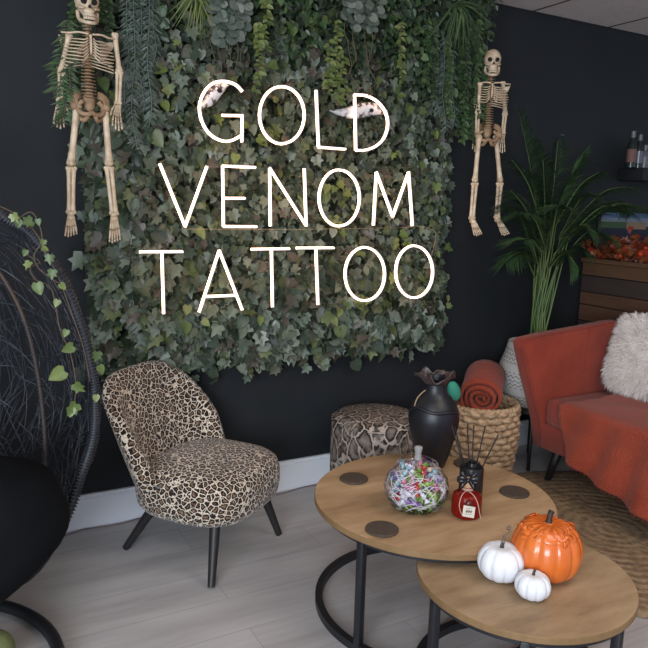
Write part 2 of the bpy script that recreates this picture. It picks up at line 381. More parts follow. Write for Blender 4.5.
# ================================================================== neon sign
SY = -.215
sign = thing('neon_sign', at(287, 190, y=SY), 'warm white neon sign reading GOLD VENOM TATTOO mounted on the ivy wall', 'neon sign')
so = Vector(sign.location)
def S(x, y): return at(x, y, y=SY) - so
def ell(x0, x1, y0, y1, n=36): return [((x0+x1)/2+(x1-x0)/2*cos(2*pi*i/n), (y0+y1)/2+(y1-y0)/2*sin(2*pi*i/n)) for i in range(n)]
LET = [
 ('G', [('s', [(242.8, 91.2), (236.3, 84.6), (226.3, 81.2), (216, 82), (207, 88.9), (201.2, 99.7), (200, 110.5), (203, 122.8), (210, 133.6), (220.9, 140.2), (231.7, 140.6), (240.9, 136)]), ('l', [(222.7, 115.1), (242.6, 115.4), (242.4, 142)])]),
 ('O', [('e', ell(260, 304.8, 86.3, 143.7))]),
 ('L', [('l', [(316.6, 90), (319, 147), (346, 149)])]),
 ('D', [('l', [(355.2, 94.5), (356.3, 150)]), ('s', [(355.2, 94.5), (367, 95.5), (378, 101.5), (386, 112), (388.3, 125), (384.5, 138), (376, 146.5), (366, 150), (356.3, 150)])]),
 ('V', [('l', [(160.2, 163.6), (185.6, 226.6), (207.4, 166.3)])]),
 ('E', [('l', [(255.9, 167.3), (223.1, 165.9), (223.9, 226.6), (257.2, 226.8)]), ('l', [(223.5, 198.3), (245.4, 198.3)])]),
 ('N', [('l', [(270.9, 226.4), (270.2, 168), (306.7, 225.6), (304.8, 168.5)])]),
 ('O', [('e', ell(319.6, 360, 169.8, 226.2))]),
 ('M', [('l', [(374, 225.4), (376.9, 172.2), (393.3, 216.7), (409.2, 172.2), (413, 225.9)])]),
 ('T', [('l', [(140, 252.1), (183.2, 251.8)]), ('l', [(162.3, 252.2), (164.1, 314)])]),
 ('A', [('l', [(199.5, 312.4), (219.7, 250.5), (242.8, 310)]), ('l', [(204.6, 296.9), (235.5, 295.6)])]),
 ('T', [('l', [(251.9, 249.4), (290, 248.9)]), ('l', [(271.9, 249.1), (273, 307.2)])]),
 ('T', [('l', [(297, 248.2), (334.4, 248)]), ('l', [(316.4, 248.1), (318.5, 304.8)])]),
 ('O', [('e', ell(345.6, 385.2, 247.4, 300.9))]),
 ('O', [('e', ell(396.3, 433.3, 245.8, 297.9))]),
]
for ch, strokes in LET:
    g = MB(); k = MB()
    for kind, pts in strokes:
        P3 = [S(*p) for p in pts]
        if kind == 's': P3 = spline(P3, 40)
        segs = [P3] if kind != 'l' else [[P3[i], P3[i+1]] for i in range(len(P3)-1)]
        for sg in segs:
            if kind == 'l':
                n = 6; sg = [sg[0].lerp(sg[1], i/n) for i in range(n+1)]
            cl = kind == 'e'
            g.tube(sg, .0047, 8, closed=cl)
            k.tube([p + Vector((0, .0075, 0)) for p in sg], .0052, 8, closed=cl)
        if kind == 'l':
            for p in P3[1:-1]: g.ball(p, .0047, 8, 6)
    L = g.build('letter', M['neon'], sign); L['label'] = 'glowing letter ' + ch
    k.build('added_glow_jacket', M['jacket_glow'], L)  # jacket with added glow behind the strokes, brightens the ivy
def rrect(x0, y0, x1, y1):
    pts = [S(x0, y0), S(x1, y0+(8 if y0 < 90 else 4 if y0 < 200 else -5)), S(x1, y1+(8 if y0 < 90 else -1 if y0 < 200 else -10)), S(x0, y1)]
    return pts
for q in (rrect(192, 74, 396, 146), rrect(152, 159, 418, 229), rrect(134, 246, 440, 319)):
    g = MB(); f = [p + Vector((0, .019, 0)) for p in q]; bk = [p + Vector((0, .023, 0)) for p in q]
    g.add(f+bk, [(0, 1, 2, 3), (7, 6, 5, 4), (0, 4, 5, 1), (1, 5, 6, 2), (2, 6, 7, 3), (3, 7, 4, 0)])
    pn = g.build('backing_panel', M['acrylic'], sign, smooth=False); pn['label'] = 'clear acrylic backing sheet'
    for p in (q[0].lerp(q[2], .03), q[1].lerp(q[3], .03), q[2].lerp(q[0], .03), q[3].lerp(q[1], .03)):
        g = MB(); g.tube([p+Vector((0, .012, 0)), p+Vector((0, .1, 0))], .003, 6); g.build('standoff', M['wire'], pn)
g = MB(); g.tube(spline([S(418, 226), S(430, 229), S(436, 235), S(437, 260)+Vector((0, .05, 0))], 14), .0012, 5)
g.tube([S(185, 229), S(300, 229.5), S(412, 227.5)], .0008, 4)
g.build('wire', M['handle'], sign)

# ================================================================== living wall
random.seed(4)
panel = thing('artificial_ivy', (1.34, 0, 1.45), 'large rectangular panel of dull green artificial ivy behind the neon sign', 'plant wall')
po = Vector(panel.location)
b = MB(); b.box((0, -.02, .08), (1.68, .035, 1.62)); b.build('backing_board', M['moss'], panel, smooth=False)
g = MB()
for _ in range(9500):
    x = random.uniform(.47, 2.23); z = random.uniform(.60, CEIL-.01)
    ex = min(x-.515, 2.205-x); e = .03*noise.noise(Vector((x*7, z*7, 1)))
    zb = .66 + .035*noise.noise(Vector((x*9, 3, 0))) + (.01 if x > 1.6 else 0)
    if ex < e or z < zb: 
        if random.random() < .9: continue
    edge = min(max(ex, 0)/.12, max(z-zb, 0)/.1, 1)
    y = -.035 - random.random()**.8*(.045+.065*edge) - .02*noise.noise(Vector((x*5, z*5, 7)))
    y = max(y, -.158)
    if z < .82 and .42 < x < 1.15: y = max(y, -.045-.05*random.random())
    a = random.gauss(0, .75); tip = Vector((sin(a), random.uniform(-.5, .1), -cos(a)))
    nrm = Vector((random.gauss(0, .65), -1, random.gauss(.25, .6)))
    big = random.random()
    T = IVY if big < .66 else HEART if big < .9 else OVAL
    s = random.uniform(.034, .066)*(1.12 if z < 1.1 or x < .75 else .85)
    g.leaf(T, Vector((x, y, z))-po, tip, nrm, s, random.uniform(-.05, .25))
g.build('ivy_leaves', M['ivy'], panel)
g = MB()
for _ in range(230):
    x = random.uniform(.50, 2.2); z = random.uniform(.84, 2.2)
    if noise.noise(Vector((x*3.3, z*3.3, 4))) < .05: continue
    a = random.gauss(0, .8)
    g.leaf(HEART if random.random() < .6 else IVY, Vector((x, -.165+random.uniform(0, .03), z))-po, Vector((sin(a), -.3, -cos(a))), Vector((random.gauss(0, .3), -1, .4)), random.uniform(.03, .055), .1)
g.build('young_leaves', M['lime'], panel)['label'] = 'scattered yellow green young leaves'

# top layer of small leaved greenery
gr = thing('hanging_greenery', (1.4, -.1, 2.2), 'dense dark green small leaved foliage overhanging the top of the ivy panel', 'plant')
go = Vector(gr.location); g = MB(); g2 = MB()
for _ in range(7500):
    x = random.uniform(.62, 2.48); z = CEIL - random.random()**1.2*.72
    zl = 1.93 + .10*noise.noise(Vector((x*6, 9, 0))) - (.16 if 1.95 < x < 2.38 else 0) + (.12 if .8 < x < 1.0 else 0)
    if x > 2.26: zl = max(zl, 1.90)
    if x > 2.30: zl = max(zl, 2.06+(x-2.30)*4)
    if z < zl or x < .66 and z < 2.1: continue
    dep = min(1, (z-zl)/.12+.25)
    y = -.06 - random.random()*.17*dep
    a = random.gauss(0, .9); tip = Vector((sin(a), -.35, -cos(a)))
    gg = g2 if noise.noise(Vector((x*4, z*4, 2))) > .12 and random.random() < .6 else g
    gg.leaf(OVAL if random.random() < .7 else HEART, Vector((x, y, z))-go, tip, Vector((random.gauss(0, .5), -1, random.gauss(.3, .5))), random.uniform(.02, .042), .1)
g.build('foliage', M['dark_leaf'], gr); g2.build('lighter_foliage', M['green'], gr)
g = MB(); g.box((0, .065, .06), (1.7, .04, .16)); g.build('backing_board', M['moss'], gr, smooth=False)

CNT = {}; NTH = ['first', 'second', 'third', 'fourth', 'fifth', 'sixth', 'seventh', 'eighth', 'ninth', 'tenth', 'eleventh', 'twelfth']
# hanging strands ----------------------------------------------------------
def strand(kind, px, y0, y1, yy, label, group, seed, sway=.012):
    if group:
        CNT[group] = CNT.get(group, 0)+1; label = NTH[CNT[group]-1]+' from the left of the '+label
    random.seed(seed)
    p1 = at(px, y1, y=yy); p0 = Vector((at(px, max(y0, 0), y=yy).x, yy, min(CEIL-.012, at(px, y0, y=yy).z)))
    n = 26; L = (p0-p1).length
    pts = [p0.lerp(p1, i/n) + Vector((sway*sin(i*.35+seed), 0, 0))*(i/n) for i in range(n+1)]
    st = MB(); st.tube([p-p0 for p in pts], .0016, 5)
    g = MB()
    def put(T, t, side, size, droop, out=.5, curl=.1):
        q = t*n; j = min(int(q), n-1); pp = pts[j].lerp(pts[j+1], q-j)-p0
        tip = Vector((side*cos(droop), -random.uniform(0, out), -sin(droop)))
        nr = Vector((side*-.2, -1, random.uniform(.1, .9)))
        g.leaf(T, pp, tip, nr, size, curl)
    if kind == 'feather':
        m_ = 'feather'
        for i in range(int(L/.0085)):
            for sd in (-1, 1): put(NARROW, random.random()*.02+i*.0085/L*.98, sd, random.uniform(.026, .040), random.uniform(.3, .9), .6, .4)
    elif kind == 'fern':
        m_ = 'green'
        for i in range(int(L/.010)):
            for sd in (-1, 1): put(NARROW, i*.010/L*.99, sd, random.uniform(.034, .052), random.uniform(.2, .7), .8, .2)
    elif kind == 'coin':
        m_ = 'eucalyptus'
        for i in range(int(L/.036)):
            for sd in (-1, 1): put(ROUND, min(.99, i*.024/L+random.random()*.02), sd*random.choice((1, 1, -1)), random.uniform(.030, .046), random.uniform(.1, 1.2), .8, 0)
    elif kind == 'lime':
        m_ = 'lime'
        for i in range(int(L/.014)):
            for sd in (-1, 1): put(OVAL, i*.014/L*.98+random.random()*.02, sd*random.choice((1, 1, 1, -1)), random.uniform(.018, .036), random.uniform(.1, .9), .8, .1)
    elif kind == 'small':
        m_ = 'dark_leaf' if seed % 2 else 'green'
        for i in range(int(L/.009)):
            for sd in (-1, 1): put(OVAL, i*.009/L*.98+random.random()*.01, sd, random.uniform(.020, .034), random.uniform(.1, 1.1), .9, .1)
    else: m_ = 'twig'
    root = thing('hanging_vine', p0, label, 'hanging vine', group)
    st.build('stem', M['twig'] if kind != 'feather' else M['feather'], root)
    if g.f: g.build('leaves', M[m_], root)
    return root
LF = 'grey green feathery strand hanging beside the left skeleton\'s raised shoulder and arm'
for i, (px, y1) in enumerate(((127, 118), (134, 150), (141, 112), (149, 128), (154, 70))):
    strand('feather', px, -12, y1, -.215-.01*(i % 2), 'grey green feathery strands just right of the left skeleton', 'feathery strands right of the left skeleton', 10+i)
for i, (px, y0, y1) in enumerate(((62, 38, 126), (68, 20, 118), (57, 62, 96))):
    strand('fern', px, y0, y1, -.29, 'bright green fern fronds hanging over the left skeleton\'s arm', 'fern fronds over the skeleton arm', 20+i)
for i, px in enumerate((76, 82, 101, 108)):
    strand('small', px, -12, (50, 90, 26, 58)[i], -.215, 'green small leaved vines hanging behind the left skeleton', 'vines behind the left skeleton', 26+i)
for i, (px, y1) in enumerate(((212, 60), (219, 76), (228, 70), (236, 78), (243, 62))):
    strand('coin', px, -12, y1, -.235-.01*(i % 2), 'silver round leaved eucalyptus strands above the letter G', 'eucalyptus strands above the letter G', 30+i)
for i, (px, y1) in enumerate(((346, 44), (354, 62), (363, 48), (371, 58), (377, 40))):
    strand('coin', px, -12, y1, -.25-.01*(i % 2), 'silver round leaved eucalyptus strands above the letter D', 'eucalyptus strands above the letter D', 36+i)
for i, (px, y0, y1) in enumerate(((349, 40, 98), (354, 40, 90), (366, 45, 96), (371, 45, 92))):
    strand('twig', px, y0, y1, -.24, 'bare brown twigs hanging just above the letter D', 'bare twigs above the letter D', 42+i, .03)
strand('lime', 258, 22, 96, -.235, 'yellow green small leaved vine hanging between letters G and O of GOLD', None, 47)
strand('lime', 266, -10, 52, -.235, 'short yellow green vine hanging above the first letter O of GOLD', None, 48)
for i, (px, y0, y1) in enumerate(((329, 40, 98), (337, 20, 108), (343, 50, 100))):
    strand('lime', px, y0, y1, -.235, 'yellow green leafy vines between the letters L and D', 'vines between letters L and D', 49+i)
strand('lime', 401, 22, 102, -.235, 'slender yellow green vine hanging alone right of the letter D', None, 53)
for i, (px, y0, y1) in enumerate(((438, 40, 118), (444, 36, 132), (453, 50, 128))):
    strand('feather', px, y0, y1, -.225-.01*(i % 2), 'grey feathery strands at the right-hand hanging greenery', 'feathery strands at the right', 55+i)
for i, (px, y0, y1) in enumerate(((427, 20, 86), (434, 30, 100), (448, 40, 120), (458, 46, 138), (463, 40, 144), (466, 20, 110), (469, 46, 140), (474, 40, 148), (478, 20, 120), (481, 40, 142), (485, 52, 138))):
    strand('small', px, y0, y1, -.215-.02*(i % 3), 'dark green leafy vines beside the right-hand skeleton', 'leafy vines left of the right skeleton', 60+i)
# spiky grass tufts
def tuft(px, py, yy, n, size, spread, label, m_='lime', sd=1, dirx=0):
    random.seed(sd); p = at(px, py, y=yy); g = MB()
    for _ in range(n):
        a = random.gauss(dirx, spread); g.leaf(BLADE, Vector((random.uniform(-.02, .02), random.uniform(-.02, .02), 0)), Vector((sin(a), -.5, -cos(a))), Vector((0, -1, .5)), size*random.uniform(.6, 1), .3)
    g2 = thing('grass_tuft', p, label, 'grass tuft'); g.build('blades', M[m_], g2)
tuft(196, -6, -.22, 30, .17, .5, 'spiky bright green grass tuft at the top left of the ivy wall', 'lime', 3)
tuft(455, 4, -.24, 70, .23, .75, 'spiky yellow green grass tuft at the top right of the ivy wall', 'green', 5, .6)
tuft(486, 66, -.22, 30, .12, 1.0, 'small grey feathery tuft beside the right skeleton\'s skull', 'feather', 6, -1.2)

# mottled white ornaments behind the letters
def ornament(a, b, hgt, label, flip=1):
    c = (a+b)/2; ax = (b-a); L = ax.length; root = thing('plaster_ornament', c, label, 'ornament')
    R_ = ry(-atan2(ax.z, ax.x))
    def f(d, p):      # pointed at one end, rounded at the other
        k = 1-.62*max(0, -d.x*flip)**1.2; return V3((p.x, p.y, p.z*k + .16*hgt*sin(d.x*3)))
    V3 = Vector
    g = MB(); g.ball((0, 0, 0), (L/2, .016, hgt/2), 26, 16, f, rot=R_); g.build('body', M['mottle'], root)
    g = MB(); g.ball(R_ @ V3((.18*L*flip, -.013, .05*hgt)), (.012, .008, .009), 10, 6); g.build('hollow', M['socket'], root)
OY = -.184
ornament(at(329, 110, y=OY), at(388, 112, y=OY), .062, 'white mottled pointed ornament behind the letter D')
ornament(at(196, 108, y=OY), at(229, 84, y=OY), .052, 'white mottled slanting ornament behind the letter G', 1)

# ================================================================== skeletons
def skeleton(loc, rz, label, leg_pose, arms, head_tilt=0):
    root = thing('toy_skeleton', loc, label, 'skeleton', rz=rz)
    bone = M['bone']
    UP = MB()
    def squash(o, f=.68, z0=0):
        for v_ in o.data.vertices: v_.co.z *= f
        return o
    HD = -.110
    # skull
    g = MB()
    def sk(d, p):
        if d.z < -.1: p = Vector((p.x*(1+.25*d.z), p.y*(1+.22*d.z) , p.z))
        for ex in (-.40, .40):
            q = (Vector((d.x, d.z))-Vector((ex, -.12))).length
            if d.y < -.3 and q < .27: p = p*(1-.30*(1-q/.27)**.5)
        return p
    g.ball((0, .006, .422), (.039, .048, .047), 26, 20, sk)
    g.mat(M['socket'])
    for ex in (-1, 1): g.ball((ex*.0165, -.031, .417), (.0105, .008, .0100), 10, 8)
    g.tube([(0, -.040, .405), (0, -.040, .396)], [.0025, .0058], 6)
    g.mats.insert(0, bone) if False else None
    b2 = MB(); b2.mats = [bone, M['socket']]; b2.v, b2.f = g.v, g.f
    nb = 26*20+2; b2.mi = [0 if i < nb else 1 for i in range(len(g.f))]
    b2.mat(bone)
    for ex in (-1, 1): b2.tube(spline([(ex*.035, .0, .405), (ex*.031, -.022, .398), (ex*.017, -.035, .394)], 8), .0042, 6)      # cheekbones
    b2.ball((0, -.026, .386), (.019, .017, .013), 14, 8)
    skull = b2.build('skull', None, root); skull.location.z = HD
    g = MB()
    jaw = spline([(-.031, .004, .392), (-.029, -.004, .366), (-.016, -.032, .352), (0, -.040, .349), (.016, -.032, .352), (.029, -.004, .366), (.031, .004, .392)], 24)
    g.tube(jaw, .0062, 8); g.build('jaw', bone, skull)
    g = MB()
    for zz in (.3735, .3635):
        for i in range(9):
            a = (i-4)*.24; g.box((.021*sin(a), -.022-.019*cos(a), zz), (.0042, .004, .0078), rzm(a), )
    g.build('teeth', M['bone'], skull, smooth=False)
    # spine
    g = MB()
    for i in range(22):
        t = i/21; z = .352 - t*.335; y = .012 + .020*sin(t*pi)*(1 if t < .5 else .4)
        if t < .2: y = .008
        r = .0075 + .0065*t
        g.ball((0, y, z), (r*1.25, r, .0068), 10, 6)
        g.tube([(-r*1.9, y+.004, z), (r*1.9, y+.004, z)], .0026, 5)
        g.tube([(0, y, z), (0, y+r*2, z-.004)], .0024, 5)
    squash(g.build('spine', M['bone_dark'], root))
    # ribs
    g = MB()
    for i in range(10):
        t = i/9; z = .288 - t*.120; w = .045 + .035*sin(min(1, t*1.35+.12)*pi*.62); dp = .034+.014*sin(t*pi*.8)
        for s in (-1, 1):
            fz = -.014 - .02*t
            end = .9 if i < 7 else .74-.12*(i-7)
            pts = []
            for k in range(13):
                a = k/12*pi*end; pts.append((s*w*sin(a)*(1 if a < pi*.6 else 1), .022 - dp*(1-cos(a))*.95+dp*.3, z+.008 + fz*sin(a*.5)*1.6))
            if i < 7: pts.append((s*.008, -.040, .282-.075*min(1, i/6)))
            g.tube(spline(pts, 22), .0030, 6)
    rib = squash(g.build('rib_cage', bone, root))
    g = MB(); g.tube(spline([(0, -.040, .296), (0, -.044, .27), (0, -.043, .235), (0, -.040, .205)], 10), [.0085, .0095, .0075, .007, .008, .008, .0085, .008, .007, .005, .003], 8, flat=.55)
    squash(g.build('breastbone', bone, rib))
    for s in (-1, 1):
        g = MB(); g.tube(spline([(s*.006, -.042, .298), (s*.035, -.034, .304), (s*.060, -.020, .300), (s*.086, -.004, .302)], 12), .0048, 7); squash(g.build('collarbone', bone, root))
        g = MB()
        g.grid([[Vector((s*x, y, z)) for x, y, z in r] for r in (((.045, .036, .285), (.092, .014, .296)), ((.046, .042, .250), (.085, .030, .262)), ((.052, .044, .205), (.060, .042, .210)))])
        squash(solid(g.build('shoulder_blade', bone, root), .004))
    # pelvis
    g = MB()
    for s in (-1, 1):
        rows = []
        for i in range(7):
            t = i/6; row = []
            for j in range(7):
                u = j/6; a = radians(-50+130*u)
                rad = .044 - .018*t
                row.append(Vector((s*(.022+rad*cos(a)*(1-.15*t)), .014-.030*t*cos(a), -.004+.036*sin(a)*(1-.35*t)-.012*t)))
            rows.append(row)
        g.grid(rows)
        g.tube(spline([(s*.026, -.010, -.006), (s*.044, -.006, -.026), (s*.034, -.018, -.046), (s*.012, -.026, -.050), (0, -.028, -.042)], 16), .0062, 7)
        g.tube(spline([(s*.044, -.002, -.026), (s*.036, .004, -.058), (s*.022, -.008, -.068), (s*.012, -.022, -.055)], 12), .0060, 7)
        g.ball((s*.052, -.004, -.024), .0125, 10, 8)
    g.ball((0, .020, -.004), (.020, .010, .030), 10, 8)
    solid(g.build('pelvis', M['bone_dark'], root), .004)
    def longbone(g, a, c, r, knob):
        a, c = Vector(a), Vector(c); n = 10
        g.tube([a.lerp(c, i/n) for i in range(n+1)], [r*(1+.5*abs(i/n-.5)*2*(abs(i/n-.5)*2)**3+.15) for i in range(n+1)], 8)
        for p in (a, c):
            for s in (-1, 1): g.ball(p+Vector((s*knob*.5, 0, 0)), knob, 8, 6)
    def twobone(g, a, c, r):
        for s in (-1, 1):
            o = Vector((s*r*1.35, 0, 0)); longbone(g, Vector(a)+o, Vector(c)+o*.8, r, r*1.35)
    for s, (sh, el, wr) in zip((-1, 1), arms):
        g = MB(); longbone(g, sh, el, .0072, .0085); twobone(g, el+Vector((0, 0, -.010)), wr, .0045)
        g.ball(el, .0095, 8, 6)
        arm = g.build('arm', bone, root)
        d = (wr-el).normalized(); h = MB(); w0 = wr + d*.006
        for q in range(6): h.ball(w0+Vector(((q % 3-1)*.007, 0, 0))+d*(.005+.007*(q//3)), .0048, 7, 5)
        for q, (off, ln) in enumerate(((-.014, .060), (-.006, .072), (.002, .076), (.010, .070))):
            st = w0+Vector((off*.7, 0, 0))+d*.014; side = Vector((off*.55, -.2*ln*.2, 0))
            pts = [st, st+side*.5+d*ln*.38, st+side+d*ln*.68+Vector((0, -.004, 0)), st+side*1.2+d*ln+Vector((0, -.012, 0))]
            for k in range(3): h.tube([pts[k].lerp(pts[k+1], .06), pts[k].lerp(pts[k+1], .5), pts[k].lerp(pts[k+1], .94)], [.0036, .0024, .0034], 6)
        st = w0 + Vector((-s*.010, -.002, 0)); pts = [st, st+Vector((-s*.012, -.006, 0))+d*.020, st+Vector((-s*.016, -.012, 0))+d*.038]
        for k in range(2): h.tube([pts[k], pts[k].lerp(pts[k+1], .5), pts[k+1]], [.0036, .0026, .0034], 6)
        h.build('hand', bone, arm)
    for s, (hip, kn, an, toe) in zip((-1, 1), leg_pose):
        g = MB(); longbone(g, hip, kn, .0092, .0105); g.ball(kn+Vector((0, -.010, -.002)), .0095, 9, 7)
        twobone(g, kn+Vector((0, 0, -.018)), an, .0058)
        leg = g.build('leg', bone, root)
        h = MB(); d = (toe-an); L = d.length; d.normalize(); side = Vector((1, 0, 0))
        h.ball(an+Vector((0, .004, -.006)), .0125, 9, 7); h.ball(an+Vector((0, .012, -.014)), (.010, .012, .012), 9, 7)
        h.ball(an+d*.022, (.014, .009, .011), 9, 7)
        for q in range(5):
            o = (q-2)*.0068; ln = L*(1-.05*abs(q-1)); st = an+d*.026+side*o*.7
            h.tube([st, st+d*(ln*.30)+side*o*.35], [.0042, .0032], 6)
            h.tube([st+d*(ln*.33)+side*o*.37, st+d*(ln*.62)+side*o*.6], [.0042, .0028], 6)
            h.tube([st+d*(ln*.64)+side*o*.62, st+d*(ln*.72)+side*o*.66], [.0036, .0024], 6)
        h.build('foot', bone, leg)
    g = MB(); g.tube([(0, .012, .376), (0, .012, .66)], .0007, 4); g.build('hanging_cord', M['reed'], root)
    return root
V = Vector
pel = at(90, 100, y=-.30)
def loc_at(px, py, yy, base): 
    q = at(px, py, y=yy) - base; return q
B = pel
Ls = [tuple(loc_at(*p, B) for p in ((77, 106, -.30), (71, 163, -.31), (71, 212, -.30), (71, 237, -.34))),
      tuple(loc_at(*p, B) for p in ((105, 107, -.30), (109, 163, -.31), (114, 213, -.30), (115, 245, -.335)))]
As = [tuple(loc_at(*p, B) for p in ((69, 36, -.30), (61, 70, -.29), (60, 100, -.28))),
      tuple(loc_at(*p, B) for p in ((115, 35, -.30), (119, 70, -.30), (118, 103, -.305)))]
skeleton(pel, 0, 'bone coloured toy skeleton hanging left of the neon sign, fern over one arm', Ls, As)
# right one: turned, so its pose is given in its own turned frame
pel2 = at(488, 130, y=-.26); RZ2 = radians(-32)
inv = Matrix.Rotation(-RZ2, 3, 'Z')
def l2(px, py, yy): return inv @ (at(px, py, y=yy) - pel2)
Ls = [(l2(479, 137, -.26), l2(475, 180, -.27), l2(472, 218, -.26), l2(479, 237, -.33)),
      (l2(496, 137, -.25), l2(500, 180, -.26), l2(497, 217, -.25), l2(507, 237, -.32))]
As = [(l2(480, 84, -.27), l2(478, 110, -.25), l2(477, 132, -.24)), (l2(503, 83, -.24), l2(505, 112, -.245), l2(503, 133, -.25))]
skeleton(pel2, RZ2, 'bone coloured toy skeleton hanging right of the neon sign against dark wall', Ls, As)

# ================================================================== leopard chair
cc = V((.863, -.355, 0)); crz = atan2(.6, .8)      # local +x = width, local -y = forward
ch = thing('cocktail_chair', cc, 'low cocktail chair in leopard print velvet with black splayed legs', 'chair', rz=crz)
g = MB(); rows = []
def sup(a, hx, hy, e):
    c, s = cos(a), sin(a); return V((hx*abs(c)**(2/e)*(1 if c > 0 else -1), hy*abs(s)**(2/e)*(1 if s > 0 else -1), 0))
for sc, z in ((.02, .195), (.80, .193), (.93, .20), (1.0, .225), (1.025, .27), (1.02, .315), (.98, .345), (.90, .362), (.75, .374), (.4, .385), (.02, .387)):
    rows.append([V((p.x*sc, p.y*sc-.025, z)) for p in (sup(2*pi*j/48, .252, .240, 3.0) for j in range(48))])
g.grid(rows, cu=True, cap=True); g.build('seat', M['leopard'], ch)
g = MB(); rows = []; N = 48
for i in range(N+1):
    th = radians(-8 + 196*i/N); c_, s_ = cos(th), sin(th)
    top = .345 + .372*max(0, s_)**.66
    row = []; w_ = min(1, .35+.65*min(i, N-i)/5)
    def pt(off, z):
        k = min(1, max(0, (z-.20)/.5)); e = .85-.25*k
        return V((-.075*k + (.226+off+.066*k)*(.86+.14*w_)*(abs(c_)**e)*(1 if c_ > 0 else -1), .040 + (.105+off+.122*k)*(s_**(.9-.1*k) if s_ > 0 else s_*1.5), z))
    for off, z in ((-.03, .25), (-.03, .33), (-.032, .33+(top-.33)*.45), (-.026, top-.03), (-.016, top-.008), (0, top), (.016, top-.007), (.028, top-.03), (.030, .33+(top-.33)*.45), (.027, .31), (.018, .235), (0, .205), (-.02, .205)):
        row.append(pt(off*w_, min(z, top)))
    rows.append(row)
g.grid(rows, cu=True, cap=True); bk = g.build('backrest', M['leopard'], ch)
for fx, fy, tx, ty in ((-.258, -.202, -.175, -.165), (.205, -.227, .150, -.170), (-.173, .250, -.130, .120), (.255, .185, .165, .110)):
    g = MB(); g.tube([(tx, ty, .215), (fx, fy, .004)], [.021, .0135], 14); sharp(g.build('leg', M['dark_leg'], ch))

# ================================================================== pouf
pf = thing('round_pouf', (1.722, -.262, 0), 'round snakeskin print velvet pouf against the wall behind the coffee table', 'pouf')
g = MB(); g.lathe([(.01, .004), (.19, .004), (.203, .015), (.207, .05), (.209, .2), (.207, .36), (.200, .388), (.185, .402), (.15, .410), (.08, .414), (.005, .415)], 48)
g.build('body', M['snake'], pf)
g = MB(); g.tube([(.204*cos(2*pi*i/60), .204*sin(2*pi*i/60), .382) for i in range(60)], .0045, 6, closed=True); g.build('piping', M['snake'], pf)

# ================================================================== basket and its contents
bc = V((2.350, -.262, 0))
bs = thing('woven_basket', bc, 'tall round woven seagrass basket between the black vase and the rust sofa', 'basket')
bs.scale = (.885, .885, 1)
def brad(z): return .168 + .030*min(1, z/.22) + .004*sin(z*9)
g = MB(); random.seed(8)
nr = 12
for k in range(nr):
    z = .018+k*(.355/(nr-1)); pts = []
    for i in range(144):
        a = 2*pi*i/144; pts.append((cos(a)*(brad(z)+.009*sin(a*16+k*pi)), sin(a)*(brad(z)+.009*sin(a*16+k*pi)), z+.004*sin(a*5+k)+.003*sin(a*32)))
    g.tube(pts, .0165, 7, closed=True)
g.build('weave', M['basket'], bs)
g = MB()
for k in range(32):
    a = 2*pi*k/32+.05; g.tube([(cos(a)*(brad(z)-.003), sin(a)*(brad(z)-.003), z) for z in (.01, .08, .16, .24, .32, .375)], .006, 5)
g.build('stake', M['basket'], bs)
g = MB(); rim = []
for i in range(240):
    a = 2*pi*i/240; rim.append((cos(a)*(.199+.009*cos(a*44)), sin(a)*(.199+.009*cos(a*44)), .386+.009*sin(a*44)))
g.tube(rim, .0105, 6, closed=True)
g.tube([(cos(2*pi*i/60)*.198, sin(2*pi*i/60)*.198, .388) for i in range(60)], .013, 6, closed=True); g.build('rim', M['basket'], bs)
g = MB(); g.lathe([(.005, .012), (.160, .012), (.165, .03), (.188, .22), (.194, .37)], 32); g.build('lining', M['basket'], bs)
# rolled throw
ra, rb_ = at(481, 400, y=-.38), at(487, 376, y=-.20)
rl = thing('rolled_blanket', ra, 'rust orange rolled blanket standing in the woven basket', 'blanket')
ax = (rb_-ra); AL = ax.length; ax.normalize(); e1 = ax.cross(V((0, 0, 1))).normalized(); e2 = e1.cross(ax)
g = MB(); rr = []
for k in range(9):
    t = k/8; row = []
    for i in range(190):
        a = i/189*2*pi*3.7; r = (.012 + .092*(i/189)+.002*sin(a*3))*(1 if 0 < k < 8 else .97); r *= 1+.03*noise.noise(V((a*.6, t*3, 0)))
        row.append(ax*(AL*t + .012*sin(i*.05)*(1-t)) + (e1*cos(a)+e2*sin(a)*.96)*r)
    rr.append(row)
g.grid(rr); solid(g.build('cloth', M['throw'], rl), .015, 0)
te = thing('plush_ball', at(454, 391, y=-.31), 'mint green plush lump peeking out of the basket beside the rolled blanket', 'soft toy')
g = MB(); g.ball((0, 0, 0), (.032, .030, .052), 16, 12, rot=ry(radians(-22))); g.build('body', M['teal'], te)

# ================================================================== pot, stand, palm
pc = V((2.735, -.235, 0)); PB = .33
stn = thing('plant_stand', pc, 'dark plant stand under the white patterned pot behind the sofa', 'plant stand')
for k in range(4):
    a = radians(45+90*k); g = MB(); g.tube([(cos(a)*.11, sin(a)*.11, PB-.03), (cos(a)*.14, sin(a)*.14, .004)], [.012, .009], 8); g.build('leg', M['dark_leg'], stn)
g = MB(); g.lathe([(.005, PB-.03), (.125, PB-.03), (.125, PB-.005), (.005, PB-.005)], 28); sharp(g.build('top', M['dark_leg'], stn))
pp = thing('potted_palm', pc+V((0, 0, PB)), 'tall feathery palm in a white patterned pot in the corner behind the sofa', 'plant')
g = MB(); g.lathe([(.005, .0), (.125, .0), (.150, .02), (.185, .09), (.203, .15), (.190, .20), (.165, .27), (.150, .325), (.148, .335), (.140, .335), (.138, .30), (.15, .24)], 48); g.build('pot', M['pot'], pp)
g = MB(); g.lathe([(.005, .285), (.142, .28)], 24); g.build('soil', M['soil'], pp)
random.seed(21)
